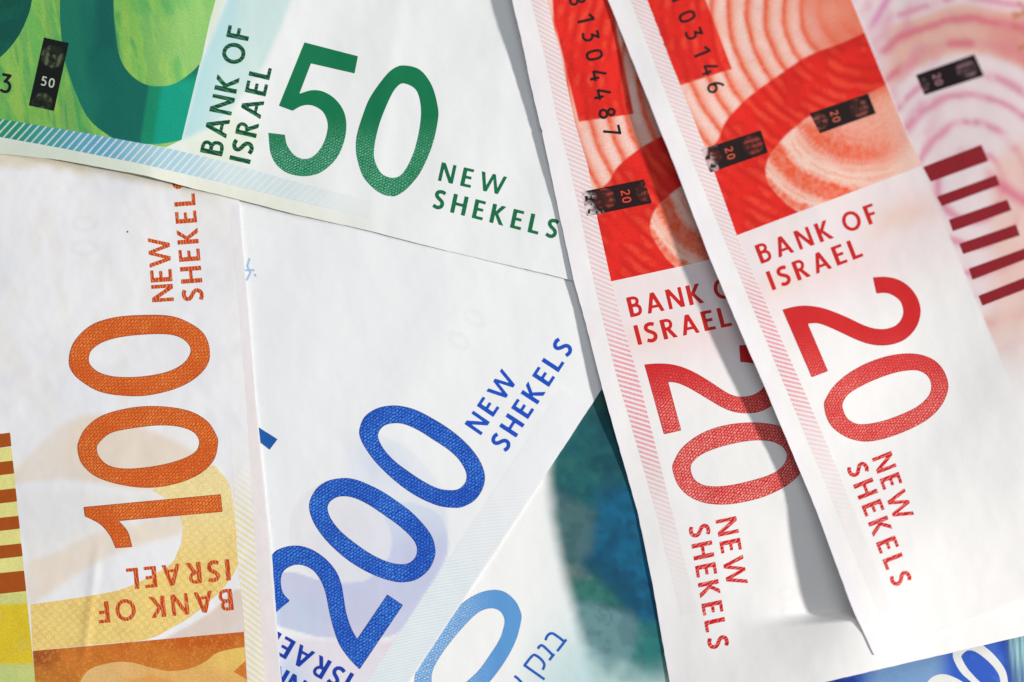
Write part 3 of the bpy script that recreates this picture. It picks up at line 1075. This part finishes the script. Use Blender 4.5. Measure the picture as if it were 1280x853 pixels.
def col_ring(X, Y):
    n = fbm(X, Y, 30, 131, 1.4, 2.5)
    c = np.tile(lin((8, 106, 92)), (len(X), 1))
    c = over(c, sst(125, 96, X + (n - .5) * 40) * 0.7, lin((26, 128, 102)))
    c = over(c, mask(X, Y, [(118, -20), (142, -20), (144, 60), (122, 60)], 6) * 0.5, lin((2, 92, 86)))
    d = X + (Y - 107) * 0.15
    c = over(c, sst(183, 189, d) * sst(80, 110, Y), lin((14, 142, 104)))
    c = over(c, sst(198, 205, d) * sst(90, 110, Y), lin((0, 158, 130)))
    return c


print_shape("printed_panel", nG, z_G, [[[(-60, -60), (284, -60)] + edgeG + [(207, 184.5), (110, 167), (0, 149), (-60, 140)]]], M_art, 1.2, 1, col_leaf)
ringO = [(78, -60), (75, 0), (76, 37), (81, 75), (95, 117), (112, 150), (140, 172), (160, 179), (200, 180), (227, 175)]
ringI = [(250, 79), (240, 90), (220, 104), (200, 108), (180, 105), (162, 92), (150, 72), (144, 37), (142, 0), (144, -60)]
print_shape("printed_numeral", nG, z_G, [[spline(ringO, 5, False) + spline(ringI, 5, False)]], M_art, 1.2, 2, col_ring)
print_shape("printed_numeral", nG, z_G, [[spline([(44, -60), (42, -20), (40, 0), (35, 20), (22, 47), (0, 72), (-30, 88), (-60, 92)], 5, False) + [(-60, -60)]]], M_art, 1.2, 2,
            lambda X, Y: over(np.tile(lin((4, 86, 74)), (len(X), 1)), sst(.5, .7, fbm(X, Y, 20, 141)) * .5, lin((10, 104, 84))))


def col_bandG(X, Y):
    c = np.tile(lin((44, 150, 118)), (len(X), 1))
    c = over(c, sst(10, 60, X), lin((64, 164, 160)))
    c = over(c, sst(40, 120, X), lin((100, 174, 200)))
    c = over(c, sst(120, 215, X), lin((176, 212, 226)))
    c = over(c, sst(215, 300, X), lin((216, 232, 234)))
    c = over(c, sst(330, 462, X), lin((238, 241, 240)))
    return c


band("border_band", nG, z_G, [(-60, 140), (0, 149), (110, 167), (207, 185), (260, 197), (350, 222), (465, 252)], [(-60, 163), (0, 171.5), (75, 185), (175, 204.5), (250, 222), (350, 246), (462, 273)],
     mat_hatch("blue green ruling", (236, 242, 240), 9.0, 0.75, 0.74, 0.5, True), col_bandG, 3)


def strip_col(p0, ax, ay, tint, base=(24, 12, 12), holes=(), wear=None):
    """black metallic patch: dark field, dim rounded motifs, worn end; ax = long axis, ay = short axis (in page units)"""
    p0, ax, ay = (np.array(v, float) for v in (p0, ax, ay))
    M = np.linalg.inv(np.stack([ax, ay], 1))

    def f(X, Y):
        u = M[0, 0] * (X - p0[0]) + M[0, 1] * (Y - p0[1])
        v = M[1, 0] * (X - p0[0]) + M[1, 1] * (Y - p0[1])
        c = np.tile(lin(base), (len(X), 1))
        n = vnoise(X, Y, 3.2, 3.2, 17)
        n2 = fbm(X, Y, 7, 19)
        La, Lb = np.linalg.norm(ax), np.linalg.norm(ay)
        for (hu, hv, r, k) in holes:
            d = np.hypot((u - hu) * La, (v - hv) * Lb) / Lb
            m = sst(r + .06, r - .06, d)
            body = 0.08 + 0.92 * sst(.36, .62, fbm(X, Y, 6.5, 23)) * (0.55 + 0.45 * np.sin(v * 26))
            c = over(c, m * k * body, lin(tint))
            c = over(c, sst(r - .20, r - .26, d) * m * sst(.42, .6, n) * 0.7, lin(base))
        if wear is not None:
            m = sst(wear[0], wear[1], u + (n2 - .5) * 0.35)
            c = over(c, m * sst(.35, .55, n), lin(wear[2]))
        return c
    return f


def strip(parent, zf, q, colf, txt, tc, tp0, tp1, tcap, layer=3):
    s = print_shape("security_patch", parent, zf, [[q]], M_black, 0.8, layer, colf)
    m = mat_letter("patch text", tc, tc, 0, 0.0)
    put_text(s, zf, txt, tp0, tp1, tcap, m, GN, layer + 1, 0.5, "digit", None)
    return s


strip(nG, z_G, [(55, 47), (86, 54), (67.5, 139), (36, 132)],
      strip_col((55, 47), (-19, 85), (31, 7), (104, 118, 84), (10, 16, 14), ((.24, .5, .43, .9), (.93, .5, .40, .75))),
      "50", (206, 214, 198), (50.5, 106.5), (67, 110.5), (2.2, -11.5))
M_serial = mat_letter("black serial number", (26, 20, 20), (40, 30, 28), 0, 0.3)
put_text(nG, z_G, "3", (-1, 115), (14, 118), (3.0, -24), M_serial, GN, 3, 0.7, "digit", None)
put_text(nG, z_G, "4", (-25, 110), (-10, 113), (3.0, -24), M_serial, GN, 3, 0.7, "digit", None)
M_dG = mat_digit("green numeral", (2, 120, 76), (140, 212, 178), (4, 100, 66), 0.5, 0.7, (4.2, 2.9), 0.0, (1, 140, 205))
M_lG = mat_letter("green text", (4, 108, 66), (34, 142, 96), 0.6, 0.35)
M_lG2 = mat_letter("dark green text", (4, 70, 46), (70, 156, 110), 1.2, 0.6, 4.8)
print_shape("digit", nG, z_G, [[spline([(380.7, 53.2), (447.5, 70.5), (443.2, 92), (388.7, 79.5), (374.2, 117.5), (390, 113), (405, 115), (420, 125), (430, 140), (433, 157.5), (430, 177.5), (420, 199), (402, 215), (382.5, 220.5), (362, 217.5), (347.5, 208),
                                        (338.5, 192), (335.5, 166.2), (356.2, 168.7), (358.7, 181), (367.5, 193.7), (380, 199), (392.5, 195), (403.7, 181), (409.5, 162.5), (408.7, 150), (402.5, 138.7), (390, 132), (377.5, 132.5), (365.7, 138.7), (348.7, 132.5)],
                                       6, True, (0, 1, 2, 3, 4, 17, 18, 29, 30))]], M_dG, 1.0, 3)
print_shape("digit", nG, z_G, [[
    spline([(505, 82), (525, 87.5), (540, 107.5), (547.5, 135), (547, 153), (540, 183), (527, 213), (515, 229.5), (502.5, 241), (490, 245.8), (472.5, 240), (455, 222.5), (447.5, 202.5), (445, 187), (446, 170), (452.5, 147.5), (462.5, 122.5), (480, 97.5), (492, 86)]),
    spline([(505, 104.5), (520, 112.5), (526, 132.5), (525, 157.5), (517.5, 190), (505, 215), (492.5, 222.5), (477.5, 217.5), (469, 202.5), (467.5, 190), (470, 172), (476, 150), (487.5, 122.5), (496, 109)])]], M_dG, 1.0, 3)
put_text(nG, z_G, "BANK OF", (277.5, 196), (313.5, 37), (-27.5, -5.6), M_lG2, layer=3)
put_text(nG, z_G, "ISRAEL", (312.5, 205.5), (340, 86), (-26, -6), M_lG2, layer=3)
put_text(nG, z_G, "NEW", (547.5, 226), (629, 244.5), (5, -23), M_lG, layer=3)
put_text(nG, z_G, "SHEKELS", (540, 259.8), (695, 299.3), (5, -23.5), M_lG, layer=3)

# ================================================================== the two red 20 notes
def red_art(X, Y):
    """artwork of the red panel, in the frame of the front red note"""
    n = fbm(X, Y, 18, 151)
    fine = vnoise(X, Y, 4, 4, 5)
    wob = (fbm(X, Y, 40, 161) - .5)
    r = np.hypot(X - 1085, (Y - 8) * 1.0) + wob * 7
    s = (r / 22.5) % 1.0
    line = np.exp(-((s - .72) / .17) ** 2)
    rib = 0.5 + 0.5 * np.sin(r * 2 * math.pi / 15)
    pale = np.tile(lin((248, 206, 193)), (len(X), 1))
    pale = over(pale, sst(.35, .75, n) * 0.5, lin((244, 176, 156)))
    pale = over(pale, (sst(.15, .70, s) * (1 - sst(.72, .86, s))) * 0.7, lin((242, 142, 108)))
    pale = over(pale, line * (0.65 + 0.35 * fine), lin((238, 92, 52)))
    # upper right: soft coral
    cor = sst(970, 1030, X - Y * 0.35)
    pale = over(pale, cor * 0.9, lin((234, 112, 82)))
    pale = over(pale, np.exp(-(((X - 1040) / 22) ** 2 + ((Y - 14) / 20) ** 2)) * 0.7, lin((242, 158, 132)))
    # inner crescents
    inn = sst(140, 170, Y + (X - 1000) * 0.35)
    r2 = np.hypot(X - 1075, Y - 120) + wob * 9 + (fine - .5) * 3
    k = np.interp(r2, [40, 62, 75, 88, 97, 112, 121, 132, 141, 150, 156, 161, 168, 180], [.35, .55, .85, .35, 0, 0, .8, .95, .25, 0, .6, .6, 0, 0])
    cr = np.tile(lin((250, 216, 198)), (len(X), 1))
    th_ = np.arctan2(Y - 120, X - 1075)
    teeth = 0.5 + 0.5 * np.sin(th_ * 95 + wob * 20)
    k = np.clip(k * 1.25 + 0.22 * (teeth - .35) * sst(.1, .5, k) + 0.12, 0, 1)
    cr = over(cr, k * (0.75 + 0.25 * fine), lin((242, 88, 44)))
    rg = (0.5 + 0.5 * np.sin(r2 * 2 * math.pi / 8.5)) * sst(.35, .6, fbm(X, Y, 20, 199))
    cr = over(cr, rg * 0.35 * (1 - sst(1090, 1140, X)), lin((238, 110, 66)))
    cr = over(cr, sst(1050, 1150, X - (Y - 180) * 0.3) * 0.65, lin((244, 178, 152)))
    cr = over(cr, sst(1100, 1150, X) * 0.5, lin((240, 216, 206)))
    art = over(pale, inn, cr)
    redc = np.tile(lin((236, 36, 24)), (len(X), 1))
    redc = over(redc, rib * 0.55 * sst(.25, .5, n), lin((204, 18, 14)))
    redc = over(redc, (1 - rib) * sst(.40, .62, n) * 0.6, lin((250, 80, 52)))
    redc = over(redc, sst(.55, .7, fbm(X, Y, 44, 157, 0.9, 2.5)) * 0.22, lin((180, 14, 12)))
    digits = mask(X, Y, [(780, -90), (850, -90), (882, 0), (915, 86.5), (850, 107), (800, -10)], 1.3)
    ring = mask(X, Y, spline([(885, 190), (899, 172), (907, 152), (935, 122), (972, 95), (1010, 70), (1050, 55), (1084, 40), (1120, 30), (1130, 96), (1085, 117), (1040, 135), (1012, 146), (997, 157),
                              (980, 172), (962, 195), (957, 215), (962, 232), (980, 252), (999, 266), (960, 300), (900, 310)], 4, True, (0, 8, 9, 19, 20, 21)), 1.6)
    art = over(art, np.maximum(digits, ring), redc)
    dk = np.exp(-(((Y - 50) + (X - 1050) * 0.42 - 8) / 11) ** 2) * sst(1005, 1040, X) * (1 - sst(.5, .55, 1 - ring))
    art = over(art, dk * 0.55, lin((184, 26, 18)))
    return art


def red_paper(X, Y):
    c = np.tile(lin((245, 243, 241)), (len(X), 1))
    n = fbm(X, Y, 36, 171)
    # distance below the panel's lower edge
    d = (X - 921) * 0.36 + (Y - 294.5) * 0.933
    u = (X - 921) * 0.933 - (Y - 294.5) * 0.36
    c = over(c, (1 - sst(-30, -20, (X - 921) * 0.93 - (Y - 294.5) * 0.37)) * 0.6, lin((246, 241, 246)))
    e0 = sst(-8, 4, (X - 921) * 0.93 - (Y - 294.5) * 0.37)
    c = over(c, e0 * sst(-4, 2, d) * (1 - sst(70, 190, d)) * 0.62, lin((240, 220, 222)))
    c = over(c, np.exp(-((d - 52 + (n - .5) * 30) / 20) ** 2) * np.exp(-((u - 205) / 48) ** 2) * 0.6, lin((240, 196, 176)))
    c = over(c, np.exp(-((d - 75) / 16) ** 2) * np.exp(-((u - 30) / 36) ** 2) * 0.45, lin((244, 206, 186)))
    c = over(c, np.exp(-((d - 90) / 22) ** 2) * np.exp(-((u - 120) / 60) ** 2) * 0.35, lin((244, 210, 206)))
    c = over(c, sst(.5, .8, n) * (1 - sst(100, 200, d)) * sst(0, 10, d) * 0.3, lin((246, 228, 216)))
    # right-hand column with flowing pink lines
    e = (X - 1064) * 0.924 - Y * 0.383
    col = sst(-1, 2, e) * (1 - sst(150, 330, d + (u - 230) * -0.2))
    w = (fbm(X, Y, 40, 181) - .5) * 20
    r = np.hypot((X - 1214) * 1.0, (Y - 232) * 0.92) + w * 0.55
    sw = np.tile(lin((238, 220, 221)), (len(X), 1))
    sal = sst(146, 158, r) * (1 - sst(200, 212, r)) * sst(1085, 1130, X)
    sw = over(sw, sal * 0.85, lin((232, 176, 156)))
    right = sst(1215, 1262, X - (Y - 60) * 0.25) * sst(142, 156, r) * (1 - sst(185, 215, r))
    sw = over(sw, right * 0.8, lin((222, 140, 136)))
    lines = sum(np.exp(-((r - q) / 5.0) ** 2) for q in (42, 70, 103, 128, 163, 190, 216)) * (0.25 + 0.75 * sst(.38, .58, fbm(X, Y, 30, 191)))
    lines = np.clip(lines, 0, 1)
    sw = over(sw, lines * 0.72, lin((220, 116, 152)))
    flank = sst(1190, 1150, X) * (0.5 + 0.5 * np.sin((X * 0.9 + Y * 0.42 + w) * 2 * math.pi / 27)) * sst(.35, .6, n)
    sw = over(sw, flank * 0.45, lin((226, 140, 172)))
    sw = over(sw, lines * sal * 0.6, lin((222, 116, 116)))
    stem = np.exp(-(((X - 1096) * 0.86 + (Y - 22) * 0.5) / 5) ** 2) * (1 - sst(24, 44, Y))
    sw = over(sw, stem * 0.8, lin((222, 120, 176)))
    lowr = sst(160, 200, Y - (1280 - X) * 0.5) * sst(1225, 1255, X)
    sw = over(sw, lowr * 0.7, lin((240, 196, 180)))
    hot = np.exp(-((((X - 1255) * 0.55 - (Y - 235) * 0.83)) / 8) ** 2) * sst(1225, 1245, X) * (1 - sst(255, 285, Y))
    sw = over(sw, hot * 0.8, lin((226, 112, 142)))
    c = over(c, col, sw)
    # small ochre lettering-like specks at the very corner
    sp = sst(1262, 1268, X + (Y - 20) * -0.18) * (1 - sst(60, 74, Y))
    t = sst(.52, .70, vnoise(X, Y, 6.5, 4.2, 7)) * (0.5 + 0.5 * np.sin((Y + (X - 1270) * 0.35) * 2 * math.pi / 15))
    c = over(c, sp * np.clip(t * 1.6, 0, 1) * 0.85, lin((196, 120, 70)))
    return c


panelR = [(790, -60), (809, 0), (830, 57), (850, 106), (872, 161), (894, 219), (921, 294.5), (1153, 207), (1135, 172), (1106, 102), (1064, 0), (1040, -60)]
outR = [(590, -430), (760, 0), (800, 100), (845, 212), (888, 325), (925, 413), (955, 482), (1010, 613), (1021, 640), (1045, 705), (1066, 762), (1093, 820), (1180, 784), (1280, 744), (1752, 556), (1250, -690)]
outL = [(553, -364), (640, 0), (652, 50), (662, 100), (676, 160), (678, 163.5), (677.5, 166), (685, 200), (700, 272), (717, 350), (731, 400), (753, 486), (789, 612), (797, 640), (816, 732), (837, 853), (846, 896), (1030, 853), (1280, 795), (1537, 735), (1245, -525)]
th = math.radians(-9.3)
s_ = 0.985


def LtoR(X, Y):
    dx, dy = (X - 764) * s_, (Y - 352) * s_
    return 921 + dx * math.cos(th) - dy * math.sin(th), 294.5 + dx * math.sin(th) + dy * math.cos(th)


def RtoL(p):
    dx, dy = (p[0] - 921) / s_, (p[1] - 294.5) / s_
    return (764 + dx * math.cos(-th) - dy * math.sin(-th), 352 + dx * math.sin(-th) + dy * math.cos(-th))


def ghost(c, X, Y, pts):
    for gx, gy in pts:
        r = np.hypot((X - gx) / 12.0, (Y - gy) / 8.0)
        c = over(c, np.exp(-((r - 0.85) / 0.25) ** 2) * 0.06, lin((170, 172, 184)))
    return c


def col_L(X, Y):
    c = red_paper(*LtoR(X, Y))
    return ghost(c, X, Y, ((984, 741), (988, 765)))


nL = sheet(z_L, outL, col_L, M_sheet, dense_x=((966, 1018),), dense_y=((600, 650), (752, 792)))
tagit(nL, "red 20 banknote partly shaded and overlapped by another red note, serial ending 04487")
nR = sheet(z_R, outR, red_paper, M_sheet)
tagit(nR, "uppermost red 20 banknote with dark red bars, serial ending 03146")

M_dR = mat_digit("red numeral", (210, 34, 36), (252, 168, 156), (180, 22, 26), 0.95, 0.75, (4.3, 2.9), 0.4, (1, 400, 520))
M_dL = mat_digit("red numeral dense", (208, 24, 30), (254, 178, 166), (176, 16, 22), 0.85, 0.8, (4.6, 3.1), 0.4, (1, 440, 545))
M_lR = mat_letter("red text", (206, 28, 28), (214, 40, 36), 0.3, 0.3)
M_lR2 = mat_letter("hatched red text", (206, 24, 30), (250, 150, 142), 2.2, 0.75, 4.2)
M_pink = mat_hatch("pink ruling", (242, 238, 237), 6.6, -0.62, -0.15, 0.55)


def col_pinkR(X, Y):
    d = (X - 921) * 0.36 + (Y - 294.5) * 0.933
    c = np.tile(lin((240, 204, 205)), (len(X), 1))
    c = over(c, sst(20, 110, d) * (1 - sst(190, 300, d)), lin((236, 160, 168)))
    return over(c, sst(180, 440, d), lin((242, 239, 237)))


def col_pinkL(X, Y):
    return col_pinkR(*LtoR(X, Y))


# front red note
print_shape("printed_panel", nR, z_R, [[panelR]], M_art, 1.0, 1, red_art)
band("border_band", nR, z_R, [(765, -60), (788, 0), (826, 100), (868, 208), (905, 298), (938, 378), (984, 490), (1030, 600), (1075, 710), (1100, 770)],
     [(788, -60), (809, 0), (850, 106), (894, 219), (923, 300), (966, 400), (1010, 500), (1052, 600), (1088, 690), (1116, 762)], M_pink, col_pinkR, 1)
for q in ([(1153.6, 209), (1226.7, 181), (1235.7, 201.5), (1163.5, 227.5)], [(1171, 246), (1245, 219), (1250, 231.5), (1177.5, 258)], [(1186, 275), (1259, 249.5), (1264.5, 263), (1191, 289.5)],
          [(1199, 305), (1270, 280.5), (1275, 294.5), (1204, 318)], [(1211, 336), (1284, 309.5), (1288.5, 322), (1215.5, 350)], [(1223, 370), (1296, 341), (1302, 354), (1228, 382.5)]):
    print_shape("printed_bar", nR, z_R, [[q]], M_flat, 1.0, 1, const((146, 26, 38)))
red_t = (168, 66, 52)
strip(nR, z_R, [(877, 187), (951, 163), (960, 191), (888, 216)],
      strip_col((951, 163), (-74, 24), (10, 28), red_t, (30, 10, 10), ((.20, .5, .40, .8), (.88, .45, .36, .8)), (.80, 1.05, (236, 210, 208))),
      "20", (214, 88, 62), (905.5, 186), (910, 200.5), (9.6, -3.2))
strip(nR, z_R, [(1012, 142), (1085, 117), (1095, 142), (1025, 167)],
      strip_col((1085, 117), (-73, 25), (10, 26), (158, 84, 72), (30, 12, 12), ((.22, .5, .42, .8), (.90, .5, .36, .8))),
      "20", (206, 104, 76), (1037, 140.5), (1042, 154), (9.4, -3.2))
strip(nR, z_R, [(1145, 94), (1218, 68), (1230, 95), (1156, 119)],
      strip_col((1218, 68), (-73, 26), (12, 26), (150, 112, 122), (26, 10, 14), ((.22, .5, .42, .85), (1.0, .5, .34, .8))),
      "20", (176, 128, 138), (1165, 94.5), (1170, 108), (9.4, -3.4))
put_text(nR, z_R, "1", (837.5, -5), (837.5 + 4.0, -5 + 9.6), (20.5, -8.5), M_serial, GN, 3, 0.7, "digit", None)
for ch, x, y in (("0", 859, 21), ("3", 867.5, 42), ("1", 877, 64.5), ("4", 887, 86.5), ("6", 894.5, 109)):
    w = GN[ch][0] * 22
    d, cap = np.array((.383, .924)), np.array((20.2, -8.2))
    p = np.array((x, y)) - cap / 2 - d * w / 2
    put_text(nR, z_R, ch, p, p + d * w, cap, M_serial, GN, 3, 0.7, "digit", None)
twoR = [(977.9, 387.3), (993, 383.5), (1007.7, 382.3), (1025.8, 384.6), (1043.8, 390.5), (1061.9, 398.2), (1076.6, 405.3), (1091.4, 410.5), (1106.2, 411.4), (1119.3, 407.3), (1126.7, 399.1), (1129.1, 389.2), (1125.9, 377.7), (1117.7, 370.4),
        (1107.8, 366.6), (1095.5, 367.1), (1091.1, 346.9), (1106.2, 346.2), (1120.9, 349), (1134.1, 356.4), (1144.7, 368.7), (1150.2, 382.7), (1150.2, 395.8), (1144.7, 410.5), (1132.4, 423.7), (1117.7, 430.2), (1101.3, 432.2), (1084.8, 429.9),
        (1068.4, 424), (1052, 416.3), (1035.6, 408.9), (1022.5, 404.5), (1009.9, 404.8), (1035.1, 464.2), (1014.6, 471.9)]
print_shape("digit", nR, z_R, [[spline(twoR, 6, True, (0, 15, 16, 32, 33, 34))]], M_dR, 1.0, 2)
print_shape("digit", nR, z_R, [[
    spline([(1030, 507.1), (1032.1, 498.9), (1041.2, 484.1), (1055.9, 470.2), (1075.6, 457.9), (1097, 448.9), (1118.3, 443.5), (1138, 442), (1154.4, 444.4), (1169.1, 451.3), (1179.8, 463.6), (1185.2, 479.2), (1183.9, 492.3), (1175.7, 508.8), (1160.9, 523.5), (1141.3, 535),
            (1119.9, 544), (1098.6, 550.3), (1078.9, 552.2), (1059.2, 547.3), (1042.8, 536.6), (1033.8, 523.5)]),
    spline([(1053.1, 508.8), (1055.1, 500.6), (1062.5, 491.5), (1078.9, 481.7), (1098.6, 473), (1118.3, 466.4), (1136.3, 463.3), (1149.5, 464.1), (1159.3, 470.2), (1163.7, 479.2), (1163.4, 489.1), (1157.7, 498.9), (1144.5, 509.6), (1124.8, 518.9), (1103.5, 526.3), (1083.8, 530.1),
            (1069.1, 529.3), (1058.4, 521.9)])]], M_dR, 1.0, 2)
put_text(nR, z_R, "BANK OF", (951.7, 330.2), (1099, 277), (-8.9, -22.8), M_lR)
put_text(nR, z_R, "ISRAEL", (965.8, 363.4), (1079.5, 320.4), (-8.9, -23), M_lR)
put_text(nR, z_R, "NEW", (1089.9, 573.4), (1118.8, 653.2), (24, -9.5), M_lR2)
put_text(nR, z_R, "SHEKELS", (1057.8, 584.7), (1116.7, 735.2), (24, -9.5), M_lR2)

# shaded red note
panelL = [(671, -60), (684, 0), (702, 75), (719, 155), (735, 200 + 8), (747, 275), (764, 352), (852, 333), (930, 315), (1000, 298), (960, -60)]
print_shape("printed_panel", nL, z_L, [[panelL]], M_art, 1.0, 1, lambda X, Y: red_art(*LtoR(X, Y)))
band("border_band", nL, z_L, [(650, -60), (664, 0), (682, 75), (697, 150), (710, 200), (727, 275), (742, 350), (754, 402), (772, 475), (787, 525), (812, 612), (825, 660), (852, 770)],
     [(671, -60), (684, 0), (702, 75), (719, 155), (735, 208), (747, 275), (764, 352), (780, 412), (800, 480), (812, 528), (832, 608), (848, 670), (872, 765)], M_pink, col_pinkL, 1)
strip(nL, z_L, [(727, 240), (805, 224.5), (815, 254), (734, 270.5)],
      strip_col((805, 224.5), (-78, 15.5), (8.5, 30), red_t, (34, 8, 8), ((.02, .5, .40, .8), (.68, .45, .42, .8)), (.80, 1.06, (240, 222, 222))),
      "20", (226, 70, 48), (775.5, 238.5), (778.5, 254.5), (11.2, -2.0))
for ch, x, y in (("8", 722, 0), ("1", 732, 23), ("3", 738.5, 45), ("0", 743, 69), ("4", 747.5, 94), ("4", 753, 117.5), ("8", 759, 141.5), ("7", 765, 164)):
    w = GN[ch][0] * 22
    d, cap = np.array((.225, .974)), np.array((21.3, -4.9))
    p = np.array((x, y)) - cap / 2 - d * w / 2
    put_text(nL, z_L, ch, p, p + d * w, cap, M_serial, GN, 3, 0.7, "digit", None)
twoL = [(805.4, 455.8), (821.3, 454.6), (837.7, 455.4), (854.1, 459.5), (870.5, 466.9), (887, 476.8), (901.7, 486.6), (913.2, 493.2), (924.7, 496), (937.8, 494.8), (949.3, 489.4), (956, 481), (957.5, 472), (950.9, 461.5), (941, 454.6), (925.5, 452.6),
        (923.9, 432), (941, 431.6), (957.5, 438.2), (970.6, 451.3), (978, 467.7), (977.2, 484.1), (970.6, 498.9), (964.1, 507.5), (950.9, 514.5), (934.5, 517), (918.1, 515.3), (903.4, 509.9), (888.6, 501.4), (872.2, 491.5), (857.4, 483.3), (845.9, 478.9),
        (835.3, 477.6), (851.7, 538.3), (829.9, 543.2)]
print_shape("digit", nL, z_L, [[spline(twoL, 6, True, (0, 15, 16, 32, 33, 34))]], M_dL, 1.0, 2)
print_shape("digit", nL, z_L, [[
    spline([(840.5, 586.3), (843, 575.6), (851.2, 561.7), (865.9, 548.6), (885.6, 537.9), (908.6, 531.3), (931.6, 528.5), (954.5, 528.9), (975.9, 533), (989, 539.5), (998.8, 551), (1004.6, 564.1), (1005.4, 578.9), (1001.3, 590.4), (990.6, 601.9), (975.9, 611.7), (956.2, 620.7),
            (934.8, 626.8), (911.9, 630.6), (888.9, 630.3), (870.9, 625.7), (856.1, 616.6), (846.3, 604.3)]),
    spline([(863.5, 584.6), (865.9, 578.1), (875.8, 569.1), (892.2, 561.7), (911.9, 555.9), (933.2, 551.8), (951.3, 550.7), (966, 552.7), (977.5, 558.4), (983.2, 567.4), (981.6, 577.3), (972.6, 587.9), (957.8, 595.3), (938.1, 601.1), (918.4, 605.7), (898.8, 608.1), (882.3, 607.1),
            (870.9, 601.9), (865.1, 593.7)])]], M_dL, 1.0, 2)
put_text(nL, z_L, "BANK OF", (788.4, 396.9), (937.5, 367), (-5.9, -24.4), M_lR)
put_text(nL, z_L, "ISRAEL", (797.8, 431.6), (915.3, 407.3), (-6.3, -24.2), M_lR)
put_text(nL, z_L, "NEW", (894.4, 650.6), (909.2, 734.6), (25.8, -5.4), M_lR2)
put_text(nL, z_L, "SHEKELS", (860.6, 658.6), (886.2, 813.4), (25.5, -5.4), M_lR2)
